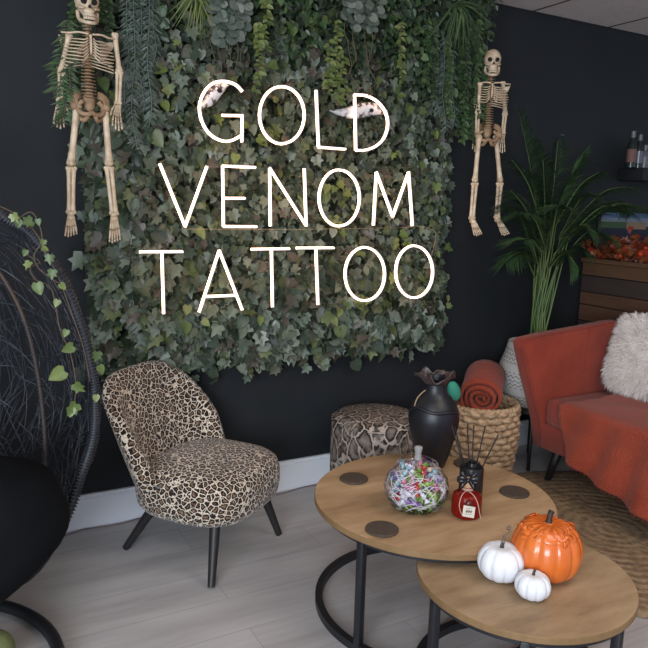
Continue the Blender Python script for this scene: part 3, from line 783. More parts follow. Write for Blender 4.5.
def frond(base, crown, tipv, arch, nl, ll, droop=.5):
    b0, c0 = base, crown; t0 = crown + tipv; mid = crown + tipv*.5 + V((0, 0, arch))
    cane = MB(); cane.tube(spline([b0, b0.lerp(c0, .5)+V((random.uniform(-.02, .02), 0, 0)), c0], 8), [.0062-.0004*i for i in range(9)], 7)
    cn = cane.build('cane', M['cane'], pp)
    sp = spline([c0, mid, t0], 26); r = MB(); r.tube(sp, [.0045-.00014*i for i in range(27)], 5)
    fr = r.build('frond', M['cane'], pp)
    L = MB()
    for i in range(nl):
        q = (.06+.93*i/nl)*26; j = min(int(q), 25); p = sp[j].lerp(sp[j+1], q-j); d = (sp[j+1]-sp[j]).normalized()
        sd = d.cross(V((0, 0, 1)))
        if sd.length < .2: sd = d.cross(V((0, -1, 0)))
        sd.normalize(); u = i/nl; ln = ll*(.55+.9*sin(pi*min(1, u*.85+.12)))*random.uniform(.85, 1.1)
        for s in (-1, 1):
            tip = sd*s*.8 + d*.75 + V((0, 0, .15-droop*random.uniform(.2, .8)))
            if (p+tip.normalized()*ln).y > -.02: tip.y = min(tip.y, -.1)
            L.leaf(BLADE, p, tip, V((0, -.4, 1)), ln, .25)
    lo = L.build('leaflets', M['palm'], fr)
def rel(px, py, yy): return at(px, py, y=yy) - pp.location
FR = [  # crown point, tip point
 ((541, 240, -.22), (519, 112, -.20), .04), ((543, 235, -.25), (512, 160, -.30), .06), ((535, 262, -.22), (503, 205, -.28), .08),
 ((550, 225, -.22), (558, 140, -.18), .03), ((556, 225, -.25), (600, 172, -.30), .06), ((562, 235, -.20), (640, 188, -.28), .10),
 ((568, 240, -.28), (652, 210, -.40), .10), ((560, 262, -.24), (612, 238, -.38), .09), ((548, 270, -.28), (578, 268, -.42), .08),
 ((536, 280, -.26), (504, 262, -.34), .09), ((552, 220, -.2), (534, 142, -.2), .04), ((556, 225, -.2), (582, 155, -.18), .05),
 ((546, 250, -.3), (520, 212, -.45), .06), ((550, 250, -.3), (560, 205, -.5), .08), ((562, 240, -.2), (618, 200, -.18), .06),
 ((544, 230, -.2), (526, 172, -.22), .04), ((566, 240, -.28), (632, 214, -.35), .10), ((554, 255, -.28), (596, 232, -.45), .08),
 ((548, 235, -.26), (574, 172, -.33), .06), ((540, 255, -.26), (510, 190, -.36), .06), ((560, 235, -.24), (598, 195, -.38), .08),
 ((545, 240, -.24), (543, 160, -.3), .03), ((538, 265, -.3), (520, 240, -.45), .06), ((556, 270, -.3), (585, 250, -.4), .06)]
for i, (c, t, a) in enumerate(FR):
    ang = random.uniform(0, 2*pi); rr_ = random.uniform(.01, .07)
    base = V((cos(ang)*rr_-.02, sin(ang)*rr_*.8, .28)); c_ = rel(*c)
    frond(base, c_, rel(*t)-c_, a, 54, .115, .4)

# ================================================================== sofa
# faces -X; long side runs towards the camera
sf = thing('sofa', (2.5, -.5, 0), 'rust orange fabric sofa with high winged arm at the right edge', 'sofa')
so_ = V(sf.location)
X0, X1 = 2.53, 3.24; Y0, Y1 = -.49, -2.35
g = MB(); g.box(((X0+X1)/2, (Y0+Y1)/2, .26), (X1-X0, Y0-Y1, .13), bev=.02)
o = g.build('base', M['rust'], sf); o.location = -so_
g = MB(); rows = []
g.box((X0+.335, (-.505+Y1)/2, .385), (.67, -.505-Y1, .135), bev=.03); o = g.build('seat_cushion', M['rust'], sf); o.location = -so_
# backrest, leaning back
g = MB(); g.box((X0+.66, (Y0+Y1)/2, .56), (.15, Y0-Y1-.02, .58), ry(radians(10)), bev=.05); o = g.build('backrest', M['rust'], sf); o.location = -so_
# arm: a shaped slab whose front edge rakes forward towards the top
prof = [(2.545, .195), (2.52, .32), (2.47, .45), (2.415, .58), (2.37, .70), (2.362, .735), (2.385, .752), (2.5, .765), (2.66, .776), (2.80, .786), (2.97, .800), (3.02, .80), (3.05, .785), (3.12, .60), (3.15, .195)]
g = MB(); rows = []
ctr = (2.8, .5)
for k, (yy, sh) in enumerate(((-.425, .016), (-.430, .005), (-.440, 0), (-.485, 0), (-.496, .005), (-.502, .016))):
    row = []
    for x, z in prof:
        dx, dz = ctr[0]-x, ctr[1]-z; l = sqrt(dx*dx+dz*dz); row.append(V((x+dx/l*sh, yy, z+dz/l*sh)))
    rows.append(row)
g.grid(rows, cu=True, cap=True); o = g.build('arm', M['rust'], sf); o.location = -so_
g = MB(); ap = [(2.80, -.503, .786), (2.795, -.504, .70), (2.79, -.504, .58), (2.79, -.503, .46)]
g.tube(spline(ap, 12), .0035, 6); g.tube([(x, -.499, z-.0) for x, z in prof[1:12]], .004, 6); o = g.build('piping', M['rust'], sf); o.location = -so_
for x, y in ((2.64, -.53), (3.12, -.53), (2.64, -2.2), (3.12, -2.2)):
    g = MB(); g.tube([(x, y, .21), (x-(.02 if x < 3 else -.02), y+(.05 if y > -1 else -.05), .005)], [.026, .015], 12); o = g.build('leg', M['dark_leg'], sf); o.location = -so_

# throw over the seat and down the front
random.seed(5)
tb = thing('throw_blanket', (2.6, -1.0, .46), 'rust waffle throw spread over the sofa seat and hanging down its front', 'blanket')
to = V(tb.location); g = MB(); rows = []
NU, NV = 110, 80
for i in range(NU+1):
    u = i/NU; row = []
    for j in range(NV+1):
        v = j/NV
        yl = -.60 - .03*sin(v*6)
        if v < .58:    # lying on the seat, from the back forward
            q = v/.58; x = 2.98 - q*(2.98-2.515); z = .462 + .006*noise.noise(V((u*9, q*4, 0))) + .007*max(0, noise.noise(V((u*5+2, q*3, 3))))
            ysh = -.04*q
            out = 0; dep = 0
        else:
            q = (v-.58)/.42; hem = max(.02, .215-.30*max(0, min(1, u*2.6))**.8)
            hem = max(.022, .22 - .42*u)
            x = 2.505; z = .462 - (q**1.0)*(.462-hem); dep = q; out = 0; ysh = -.04-.10*q
        y = yl + ysh - u*(1.75)
        if dep > 0 or v > .5:
            k = max(0, (v-.5)/.5)
            fo = (.5+.5*sin(y*34+z*9+2.2*noise.noise(V((y*3, z*3, 0)))))*.030*k**.7 + .014*k*noise.noise(V((y*9, z*5, 5)))
            x -= fo + .012*k + .035*max(0, k-.45)
            if v < .58: x -= 0
        if .54 < v < .62: z -= .006*(1-abs(v-.58)/.04)
        row.append(V((x, y, z))-to)
    rows.append(row)
g.grid(rows); solid(g.build('cloth', M['throw'], tb), .007, 1)
g = MB()
fr_ = [r[-1] for r in rows]
for i in range(0, NU, 1):
    p = fr_[i]; g.tube([p, p+V((-.002, 0, -.012))], .002, 4)
g.build('hem_stitching', M['throw'], tb)

# fluffy cushion
fc = thing('fluffy_cushion', V((2.93, -.74, .675)), 'white shaggy faux fur cushion leaning on the sofa back', 'cushion')
rot = Matrix.Rotation(radians(16), 3, 'Y') @ Matrix.Rotation(radians(0), 3, 'Z')
g = MB(); g2 = MB(); random.seed(12)
def cu(d):
    a = atan2(d.z, d.y); e = 6.5
    rr2 = 1/((abs(cos(a))**e+abs(sin(a))**e)**(1/e)); k = sqrt(d.y*d.y+d.z*d.z)
    return V((d.x*.055, cos(a)*k*rr2*.185, sin(a)*k*rr2*.182))
rows = []
for i in range(17):
    th = min(max(pi*i/16, .02), pi-.02)
    rows.append([rot @ cu(V((-cos(th), sin(th)*cos(2*pi*j/32), sin(th)*sin(2*pi*j/32)))) for j in range(32)])
g.grid(rows, cu=True, cap=True); g.build('cover', M['fur'], fc)
for _ in range(9000):
    d = V((random.gauss(0, 1)-.25, random.gauss(0, 1), random.gauss(0, 1))).normalized(); p = rot @ cu(d)
    nn_ = rot @ V((d.x*1.2, d.y, d.z)).normalized()
    cl = noise.noise_vector(p*26)
    tip = nn_ + V((random.gauss(0, .35), random.gauss(0, .35), random.gauss(-.15, .35))) + cl*1.0
    s = random.uniform(.022, .042)
    x = tip.cross(V((random.gauss(0, 1), random.gauss(0, 1), random.gauss(0, 1)))).normalized()*.0013
    tip.normalize(); dr = V((0, 0, -.25*s))
    g2.add([p-x, p+x, p+tip*s*.6+x*.7, p+tip*s+dr, p+tip*s*.6-x*.7], [(0, 1, 2, 4), (4, 2, 3)])
g2.build('fur', M['fur'], fc)

# ================================================================== rug
rg = thing('jute_rug', (2.46, -1.0, 0), 'round braided natural jute rug under the sofa front', 'rug')
g = MB(); g.lathe([(.0, .012), (.1, .0125), (.4, .0125), (.62, .0125), (.655, .011), (.665, .003), (.655, .0)], 120, fn=lambda a, z: 1+.004*sin(a*40)); g.build('braid', M['jute'], rg)

# ================================================================== coffee tables
def coffee_table(c, h, r, rr, label, top, legs):
    t = thing('coffee_table', c, label, 'coffee table', 'nesting coffee tables')
    th = .020
    g = MB(); g.mats = [top, M['oak_edge']]
    g.cur = 0; g.lathe([(.001, h), (r-.002, h)], 96); g.lathe([(r-.002, h-th), (.001, h-th)], 96)
    g.cur = 1; g.lathe([(r-.002, h-th), (r, h-th+.002), (r, h-.002), (r-.002, h)], 96)
    g.mats = [top, M['oak_edge']]; o = g.build('tabletop', None, t); sharp(o, 40)
    def sq(rad, z, w, hh):
        g = MB(); n = 96; rows = [[V((cos(2*pi*i/n)*(rad+a), sin(2*pi*i/n)*(rad+a), z+b_)) for a, b_ in ((-w, -hh), (w, -hh), (w, hh), (-w, hh))] for i in range(n)]
        g.grid(rows, cu=True, cv=True); return g
    sharp(sq(rr-.006, h-th-.0085, .011, .0085).build('top_ring', M['black_metal'], t))
    sharp(sq(rr, .013, .012, .0125).build('base_ring', M['black_metal'], t))
    for a in legs:
        g = MB(); g.box((cos(a)*rr, sin(a)*rr, h/2-.006), (.024, .024, h-th-.018), rzm(a), bev=.003); sharp(g.build('leg', M['black_metal'], t))
    return t
T1 = V((1.41405, 1.75289-2.83647, 0)); H1, R1 = .3902, .4005
T2 = V((1.39176, 1.30698-2.83647, 0)); H2, R2 = .3402, .2988
l1 = at(362, 648, z=0)-T1; a1 = atan2(l1.y, l1.x)
coffee_table(T1, H1, R1, .3765, 'larger and higher round oak coffee table with black ring base', M['oak'], (a1, a1+radians(118), a1+radians(-118)))
l2_ = at(428, 612, z=.28)-T2; a2 = atan2(l2_.y, l2_.x); l3 = at(617, 641, z=.28)-T2; a3 = atan2(l3.y, l3.x)
coffee_table(T2, H2, R2, .280, 'smaller lower round oak coffee table holding the three pumpkins', M['oak2'], (a2, a3, (a2+a3)/2+pi))

def coaster(px, py, label):
    p = at(px, py, z=H1+.006); p.z = H1+.0005
    t = thing('coaster', p, label, 'coaster', 'round coasters')
    g = MB(); g.lathe([(.001, 0), (.048, 0), (.050, .0015), (.050, .0065), (.048, .008), (.001, .008)], 40); sharp(g.build('disc', M['coaster'], t))
coaster(354, 478, 'round brown coaster at the table\'s left rear, nearest the pouf')
coaster(382, 528.5, 'round brown coaster at the near left edge of the larger table')
coaster(514.5, 491.5, 'round brown coaster right of the diffuser, nearest the orange pumpkin')
coaster(467, 463, 'round brown coaster behind the reed diffuser, mostly hidden')

# ---- vase
vp = at(431, 466, z=H1); vp.z = H1+.0005
vs_ = thing('vase', vp, 'tall satin black vase with a ruffled mouth on the larger table', 'vase')
g = MB(); g.lathe([(.002, 0), (.045, 0), (.050, .006), (.058, .03), (.075, .09), (.088, .14), (.0945, .185), (.092, .215), (.081, .245), (.062, .268), (.047, .283), (.041, .30), (.038, .325), (.040, .335), (.044, .345)], 48)
g.build('body', M['vase'], vs_)
g = MB(); rows = []
for k in range(9):
    t = k/8; row = []
    for i in range(64):
        a = 2*pi*i/64+.4; pet = cos(3*a)
        r = .038 + .040*t*(.62+.55*pet*t); z = .322+.030*t + .012*t*t*(1-abs(pet))*1.2 - .012*t*t*max(0, pet) + .006*sin(a*9)*t
        row.append(V((r*cos(a), r*sin(a), z)))
    rows.append(row)
g.grid(rows, cu=True); solid(g.build('ruffled_mouth', M['vase_trim'], vs_), .005)
g = MB(); camdir = V((-.87, -.48, 0))
hp = [V((-.038, .004, .298)), V((-.056, .008, .286)), V((-.074, .010, .266)), V((-.084, .010, .240))]
g.tube(spline(hp, 14), .0022, 6); g.build('cord_loop', M['handle'], vs_)
g = MB(); sw = []
for i in range(41):
    a = radians(150+i*5.2); sw.append((cos(a)*.088, sin(a)*.088, .225+.018*sin(a*2)+.012*sin(i*.3)))
g.tube([(x*(1.0), y*1.0, z) for x, y, z in sw], .006, 8); g.build('raised_swag', M['vase'], vs_)

# ---- glass pumpkin jar with sweets
jp = at(418.5, 508, z=H1); jp.z = H1+.0008
jar = thing('pumpkin_jar', jp, 'clear glass pumpkin shaped jar full of wrapped sweets on the larger table', 'jar')
def ribf(a, z): return 1-.075*(1-abs(sin(a*4.5)))**1.5
SC = .9
jp = jp + V((-.009, .005, 0)); jar.location = jp
pj_ = [(.004, .0), (.05, .0), (.075, .006), (.098, .024), (.111, .052), (.114, .078), (.107, .105), (.092, .128), (.070, .146)]
pj_ = [(r*.925, z*.98) for r, z in pj_]
g = MB(); g.lathe(pj_, 72, fn=ribf); g.build('bowl', M['glass'], jar)
g = MB(); g.lathe([(.069, .141), (.068, .149), (.060, .158), (.040, .166), (.012, .165)], 72, fn=lambda a, z: ribf(a, z) if z < .165 else 1); lid = g.build('lid', M['glass'], jar)
g = MB(); g.lathe([(.014, .163), (.011, .170), (.0095, .185), (.013, .200), (.012, .207), (.001, .209)], 20); g.build('stem_knob', M['frosted'], lid)
random.seed(33)
def sweet(i, root=None):
    g = MB(); c = 'candy%d' % i
    g.ball((0, 0, 0), (.0135, .0085, .0085), 10, 7)
    for s in (-1, 1):
        rows = [[V((s*(.012+.011*t), cos(2*pi*j/8)*(.003+.008*t)*(1+.35*(-1)**j*t), sin(2*pi*j/8)*(.003+.008*t)*(1+.35*(-1)**j*t))) for j in range(8)] for t in (0, .5, 1)]
        g.grid(rows, cu=True)
    return g
CN = ['green', 'purple', 'pink', 'red', 'white', 'blue', 'peach']
protos = {}; placed = []; tries = 0; nsw = 0
while nsw < 92 and tries < 20000:
    tries += 1
    a = random.uniform(0, 2*pi); z = random.uniform(.024, .134)
    rm = [r for r, zz in pj_ if abs(zz-z) == min(abs(q[1]-z) for q in pj_)][0]*.90 - .019
    if rm < .01: continue
    rad = rm*random.random()**.28
    p = V((cos(a)*rad, sin(a)*rad, z))
    if any((p-q).length < .0205 for q in placed): continue
    placed.append(p); nsw += 1
    ci = random.choice((0, 0, 1, 1, 2, 3, 4, 4, 5, 6)) if z > .05 else random.choice((0, 0, 0, 4, 3, 1))
    if ci not in protos:
        me = sweet(ci).build('wrapped_sweet', M['candy%d' % ci]); protos[ci] = me; o = me
    else:
        o = protos[ci].copy(); COL.objects.link(o)
    o.location = jp + p; o.rotation_euler = (random.uniform(0, 6), random.uniform(0, 6), random.uniform(0, 6))
    tag(o, '%s wrapped sweet among the others inside the glass pumpkin jar' % CN[ci], 'sweet', '%s wrapped sweets in the jar' % CN[ci])
g = MB()
for _ in range(140):
    a = random.uniform(0, 2*pi); z = random.uniform(.03, .135)
    rm = [r for r, zz in pj_ if abs(zz-z) == min(abs(q[1]-z) for q in pj_)][0]*.90
    p = V((cos(a)*rm, sin(a)*rm, z)); d = V((-sin(a), cos(a), random.uniform(-1.2, 1.2))).normalized()*random.uniform(.015, .035)
    m1 = p*1.0+V((0, 0, .004)); pts = [p-d, m1, p+d]
    ok = []
    for q in pts:
        rq = [r for r, zz in pj_ if abs(zz-q.z) == min(abs(w[1]-q.z) for w in pj_)][0]*.90; l = sqrt(q.x*q.x+q.y*q.y)
        zz_ = min(max(q.z, .01), .14); ok.append(V((q.x/l*min(l, rq), q.y/l*min(l, rq), zz_)))
    g.tube(spline(ok, 6), .0011, 4)
o = g.build('paper_shred', M['shred']); o.location = jp; tag(o, 'white shredded paper strands mixed through the sweets in the glass jar', 'shredded paper', kind='stuff')

# ---- reed diffuser
dp = at(470, 496, z=H1); dp = V((1.492, -1.178, H1+.0005))
df = thing('reed_diffuser', dp, 'black cylindrical reed diffuser with black reeds behind the red bottle', 'reed diffuser')
g = MB(); g.lathe([(.002, 0), (.038, 0), (.039, .004), (.039, .120), (.036, .125), (.017, .127), (.015, .138), (.011, .138), (.010, .10)], 36); sharp(g.build('bottle', M['black_glass'], df))
for dx, dy, L in ((-.075, 0, .262), (-.045, .03, .25), (.004, .01, .262), (.034, .0, .262), (.078, .0, .235), (.01, .05, .25)):
    g = MB(); g.tube([(-dx*.12, -dy*.1, .02), (dx*.86, dy+dx*-.5, L)], .0024, 6); g.build('reed', M['reed'], df)

# ---- red bottle with ribbon
bp = V((1.418, -1.247, H1+.0005))
bt = thing('potion_bottle', bp, 'small round red bottle with black ribbon, string and cream tag in front of the diffuser', 'bottle')
g = MB(); g.lathe([(.002, 0), (.040, 0), (.045, .003), (.048, .010), (.047, .060), (.044, .070), (.035, .0765), (.020, .080), (.0165, .084), (.0165, .098)], 40); g.build('body', M['red_glass'], bt)
g = MB(); g.lathe([(.015, .090), (.0175, .098), (.019, .112), (.018, .120), (.001, .121)], 20); sharp(g.build('stopper', M['cork'], bt))
cdv = (V((CAM.x, CAM.y, 0))-V((bp.x, bp.y, 0))).normalized(); cr_ = V((-cdv.y, cdv.x, 0))
BR = Matrix(((cr_.x, cdv.x*-1, 0), (cr_.y, cdv.y*-1, 0), (0, 0, 1)))   # local x = right seen from the front, -y = front
g = MB()
for s in (-1, 1):
    for k_, (w, hgt) in enumerate(((.030, .017), (.022, .030))):
        rows = []
        for i in range(13):
            a = 2*pi*i/12; row = []
            for q in (-1, 1):
                row.append(BR @ V((s*(.004+w*(.5-.5*cos(a))), -.020-.006*sin(a)+q*.001-.002, .124+hgt*.5*sin(a)*(1 if k_ == 0 else .6)+(0 if k_ == 0 else (.5-.5*cos(a))*.020)+q*.006)))
            rows.append(row)
        g.grid(rows)
    g.grid([[BR @ V((s*(.002+.018*t), -.022-.012*t, .122-.020*t+q*.007)) for q in (-1, 1)] for t in (0, .3, .6, 1)])
g.ball(BR @ V((0, -.024, .124)), .007, 8, 6)
solid(g.build('ribbon_bow', M['ribbon'], bt), .0012)
g = MB()
for i in range(2): g.tube([V((.0185*cos(2*pi*k/20), .0185*sin(2*pi*k/20), .088+.004*i)) for k in range(20)], .0018, 5, closed=True)
g.tube(spline([BR @ V(q) for q in ((-.004, -.020, .088), (-.016, -.040, .080), (-.022, -.052, .055), (-.018, -.053, .035), (-.012, -.053, .022))], 18), .0014, 5)
g.tube(spline([BR @ V(q) for q in ((.004, -.020, .088), (.022, -.038, .080), (.034, -.046, .060), (.040, -.050, .036), (.046, -.050, .014))], 18), .0014, 5)
g.build('string', M['string'], bt)
g = MB(); g.box((0, 0, 0), (.036, .0016, .036), ry(radians(4)), bev=.0006)
tg = g.build('tag', M['tag'], bt, smooth=False); tm = BR.to_4x4(); tg.matrix_local = Matrix.Translation(BR @ V((.008, -.0555, .036))) @ tm
g = MB(); random.seed(2)
for k in range(3):
    x0 = -.009+k*.0062; g.tube(spline([(x0, -.0016, -.001), (x0+.0015, -.0016, .0035), (x0+.0045, -.0016, .004), (x0+.0040, -.0016, -.001), (x0+.001, -.0016, -.003), (x0+.0062, -.0016, .002)], 16), .0008, 4)
g.tube([(-.011, -.0014, .010), (.010, -.0014, .011)], .0004, 4); g.tube([(-.011, -.0014, -.009), (.009, -.0014, -.008)], .0004, 4)
g.build('script', M['ink'], tg)
g = MB(); g.ball(BR @ V((.006, -.0515, .060)), (.012, .006, .009), 10, 8, rot=BR); g.build('charm', M['red_dark'], bt)

# ---- pumpkins
def pumpk(R, H, n, depth, tuck=.16, sq=.82):
    """rows of a ribbed pumpkin from foot to crown"""
    rows = []
    for i in range(23):
        th = pi*i/22; th = min(max(th, .03), pi-.03)
        r0 = sin(th)**sq; z0 = (1-cos(th))/2
        dip = tuck*exp(-(r0/.42)**2)*(1 if i > 11 else .35)
        row = []
        for j in range(n*10):
            a = 2*pi*j/(n*10); rib = 1-depth*(1-abs(sin(a*n/2)))**1.7*min(1, r0*1.6)
            zz = H*(z0 - (dip if i > 11 else -dip)) ; row.append(V((R*r0*rib*cos(a), R*r0*rib*sin(a), zz)))
        rows.append(row)
    mz = min(p.z for r in rows for p in r)
    return [[p-V((0, 0, mz)) for p in r] for r in rows]
op = at(548, 572, z=H2); op = V((1.4385, -1.562, H2+.0008))
pk = thing('pumpkin_dish', op, 'large shiny orange lidded pumpkin dish on the smaller table', 'pumpkin ornament')
rows = pumpk(.0965, .158, 12, .055, .03, .60)
cut = 17
g = MB(); g.grid(rows[:cut], cu=True, cap=False); g.build('bowl', M['orange_glaze'], pk)
g = MB(); lr = []
for k, r in enumerate(rows[cut-1:]):
    e = k/(len(rows)-cut)
    lr.append([V((p.x*(1.012 if k == 0 else 1.004), p.y*(1.012 if k == 0 else 1.004), p.z+.003+(.0022*sin(atan2(p.y, p.x)*15+k*1.7)*sin(k*1.9) if 0 < k < 6 else 0))) for p in r])
lr.insert(0, [V((p.x*.985, p.y*.985, p.z-.004)) for p in lr[0]])
g.grid(lr, cu=True, cap=False)
zt_ = max(p.z for p in lr[-1]); g.ball((0, 0, zt_-.002), (.014, .014, .005), 12, 6)
ld = g.build('lid', M['orange_glaze'], pk)
random.seed(9); g = MB()      # raised leaves and tendrils on the lid
for k in range(46):
    a = random.uniform(0, 2*pi); q = random.uniform(.35, .93); j = int((len(lr)-2)*(1-q))+1; n_ = len(lr[0]); p = lr[min(j, len(lr)-2)][int(a/(2*pi)*n_) % n_]
    nr_ = V((p.x*2.2, p.y*2.2, .12)).normalized(); g.leaf(MAPLE, p+nr_*.0012, V((cos(a*3), sin(a*5), -.2)), nr_, random.uniform(.014, .022), .15)
solid(g.build('raised_leaves', M['orange_glaze'], ld), .0016)
g = MB(); g.tube(spline([(0, 0, zt_-.004), (.001, 0, zt_+.012), (.004, 0, zt_+.026), (.007, -.001, zt_+.034)], 10), [.013, .0105, .0085, .008, .0078, .0078, .0078, .008, .0085, .009, .008], 10); g.build('stem', M['stem_dark'], ld)
wp = V((1.314, -1.518, H2+.0008))
pk = thing('white_pumpkin', wp, 'larger matte white pumpkin with a twisted grey wire stem', 'pumpkin ornament')
g = MB(); g.grid(pumpk(.0645, .102, 9, .09, .10, .74), cu=True, cap=True); g.build('body', M['white_matte'], pk)
g = MB(); g.tube(spline([(0, 0, .078), (0, 0, .096), (.003, 0, .103)], 6), [.010, .0075, .006, .005, .0045, .004, .0035], 8); s_ = g.build('stem', M['stem_dark'], pk)
g = MB(); cpts = [(.003, 0, .116), (.010, 0, .130), (.006, .004, .145), (.014, 0, .152), (.024, -.002, .160), (.030, 0, .172), (.022, 0, .180), (.016, 0, .171), (.028, 0, .166)]
cpts = [(x*.85, y, z*.82-.0) for x, y, z in cpts]; g.tube(spline(cpts, 40), .0018, 6); g.tube(spline([(.0, 0, .092), (-.004, 0, .105), (.006, .003, .115), (.008, 0, .123)], 16), .0016, 6); g.build('wire_curl', M['wire'], s_)
wp = V((1.322, -1.630, H2+.0008))
pk = thing('white_pumpkin', wp, 'smallest matte white pumpkin with a short brown stem, in front', 'pumpkin ornament')
g = MB(); g.grid(pumpk(.0470, .072, 9, .09, .10, .76), cu=True, cap=True); g.build('body', M['white_matte'], pk)
g = MB(); g.tube(spline([(0, 0, .054), (0, 0, .066), (.002, 0, .072), (.005, 0, .076)], 8), [.007, .006, .0045, .0035, .0032, .0032, .0032, .0035, .003], 8); g.build('stem', M['stem_dark'], pk)

# ================================================================== hanging egg chair
EC = V((-.2007, -.8153, 0)); ER = .4635
eg = thing('egg_chair', EC, 'black wicker hanging egg chair on a tubular stand at the left edge', 'egg chair')
g = MB(); g.tube([(cos(2*pi*i/72)*(ER-.019), sin(2*pi*i/72)*(ER-.019), .021) for i in range(72)], .0195, 12, closed=True)
g.build('stand_base', M['black_metal'], eg)
g = MB(); g.tube(spline([(-ER+.02, .0, .03), (-ER-.12, .02, .6), (-ER-.15, .03, 1.3), (-ER+.0, .03, 1.85), (-.15, .03, 2.05), (-.03, .02, 2.02)], 40), .02, 10); g.build('stand_pole', M['black_metal'], eg)
g = MB(); g.tube([(-.03, .02, 2.02), (-.03, .03, 1.62)], .004, 6); g.build('chain', M['black_metal'], eg)
# rim of the opening: right-hand side follows the photo's outline, the left mirrors it
RYm = -.62
rp = [at(*q, y=RYm) for q in ((0, 213), (30, 233), (60, 275), (80, 322), (92, 368), (95.5, 405), (93, 440), (80, 479), (62, 525), (30, 575))]
cx = -.16
right = [V((cx, RYm, 1.60)), V((.02, RYm, 1.50))] + rp + [V((cx+.14, RYm, .10)), V((cx, RYm, .085))]
right = [p-EC for p in right]
cxl = cx-EC.x
hs = spline(right, 60)
loop = hs + [V((2*cxl-p.x, p.y, p.z)) for p in hs[-2:0:-1]]
g = MB(); g.tube(loop, .0145, 10, closed=True)
rim = g.build('rim', M['black_metal'], eg)
# wound cane coils on the rim
g = MB(); coil = []; acc = 0; tot = len(hs)
seg_pts = spline([hs[i] for i in range(0, tot)], 700)
for i in range(60, 560):
    p = seg_pts[i]; t = (seg_pts[min(i+1, 700)]-seg_pts[i-1]).normalized(); a = V((0, 1, 0)); b_ = t.cross(a)
    ph = i*1.55; coil.append(p + (a*cos(ph)+b_*sin(ph))*.0175)
g.tube(coil, .0030, 4); g.build('cane_wrap', M['coil'], rim)
# shell: each rim point goes backwards in a bowl to the axis
def shell(s, w):      # s along loop (0..1), w 0 = rim, 1 = deepest point
    q = (s % 1)*len(loop); j = int(q) % len(loop); p = loop[j].lerp(loop[(j+1) % len(loop)], q-int(q))
    c = V((cxl, RYm-EC.y, .80)); th = w*pi/2
    fl = .55 if False else 1
    r = cos(th)**.62 if th < pi/2-1e-4 else 0
    return V((c.x+(p.x-c.x)*(r*(1+.10*sin(th*2))), (RYm-EC.y)+.46*sin(th), c.z+(p.z-c.z)*(r*(1+.04*sin(th*2)))))
random.seed(77); g = MB()
for k in range(1000):
    s = random.random(); w = random.random()*.98; ln = random.uniform(.03, .16); an = random.uniform(0, pi)
    ds, dw = cos(an)*ln*.35, sin(an)*ln*1.3; bend = random.uniform(-.03, .03); pts = []
    for i in range(7):
        t = i/6-.5; ww = min(max(w+dw*t*1.4+bend*cos(t*pi), 0), .995); pts.append(shell(s+ds*t*1.4/max(.25, 1-w)+bend*.3*sin(t*5), ww))
    g.tube(pts, .0021, 4)
for k in range(9):
    w = .06+.1*k
    g.tube([shell(i/90, w+.03*noise.noise(V((i*.11, k, 0)))) for i in range(90)], .0022, 4, closed=True)
g.build('wicker_weave', M['black_wicker'], eg)
# inner rib seen through the opening
ribp = [at(*q, y=-.42)-EC for q in ((-30, 235), (-8, 262), (12, 293), (26, 325), (36, 365), (42, 405), (45, 445), (44, 480), (38, 520))]
g = MB(); sp = spline(ribp, 80); g.tube(sp, .0062, 8)
ri = g.build('inner_rib', M['brown_wicker'], eg)
g = MB(); sp2 = spline(sp, 420); coil = []
for i in range(150, 420):
    p = sp2[i]; t = (sp2[min(i+1, 420)]-sp2[i-1]).normalized(); a = V((0, 1, 0)); b_ = t.cross(a); ph = i*1.5; coil.append(p+(a*cos(ph)+b_*sin(ph))*.0105)
g.tube(coil, .0024, 4); g.build('cane_wrap', M['coil'], ri)
ebd = thing('seat_cushion', V((-.125, -.72, .355)), 'large black padded cushion filling the bottom of the egg chair', 'cushion')
g = MB(); rows = []
def blob(d, p):
    q = 1+.04*noise.noise(d*2.5)
    e = (abs(d.x)**2.6+abs(d.y)**2.6+abs(d.z)**2.6)**(-1/2.6)
    return V((p.x, p.y, p.z))*q*e*.93
g.ball((.01, 0, -.02), (.455, .29, .205), 44, 28, blob, rot=ry(radians(-20)))
g.build('pad', M['black_cloth'], ebd)
g = MB(); g.ball((-.16, .08, .10), (.32, .20, .17), 36, 22, blob, rot=ry(radians(-14))); g.build('upper_pad', M['black_cloth'], ebd)

# ivy garland trailing over the pod rim
gl = thing('ivy_garland', at(40, 245, y=-.66), 'sparse bright green ivy garland twined on the egg chair rim', 'garland')
g0 = V(gl.location); random.seed(6); st = MB(); lv = MB()
path = [at(x, y, y=-.655) for x, y in ((-6, 204), (12, 212), (26, 222), (38, 236), (45, 252), (56, 272), (64, 292), (74, 320), (84, 350), (90, 382))]
p2 = [at(x, y, y=-.665) for x, y in ((14, 222), (30, 212), (38, 222), (42, 240), (34, 256), (40, 270), (60, 284))]
p3 = [at(x, y, y=-.66) for x, y in ((24, 254), (40, 262), (30, 268), (36, 280), (52, 290), (60, 330), (70, 352), (76, 384), (74, 404))]
for P_ in (path, p2, p3): st.tube([p-g0 for p in spline(P_, 30)], .0018, 5)
st.build('stem', M['twig'], gl)
for (x, y, s) in ((13, 214, .045), (18, 220, .035), (32, 221, .05), (38, 219, .03), (50, 255, .045), (53, 270, .045), (37, 283, .055), (30, 262, .04), (42, 248, .03), (44, 240, .028), (58, 300, .035), (67, 330, .035), (73, 346, .055), (64, 371, .075), (75, 384, .06), (76, 404, .065), (72, 408, .045), (26, 250, .03), (97, 352, .05), (99, 366, .045), (96, 395, .035), (60, 284, .035)):
    p = at(x, y, y=-.672)-g0; a = random.gauss(0, .8)
    lv.leaf(IVY if random.random() < .6 else HEART, p, V((sin(a), -.2, -cos(a))), V((random.gauss(0, .5), -1, .35)), s*.68, .1)
lv.build('leaves', M['lime'], gl)

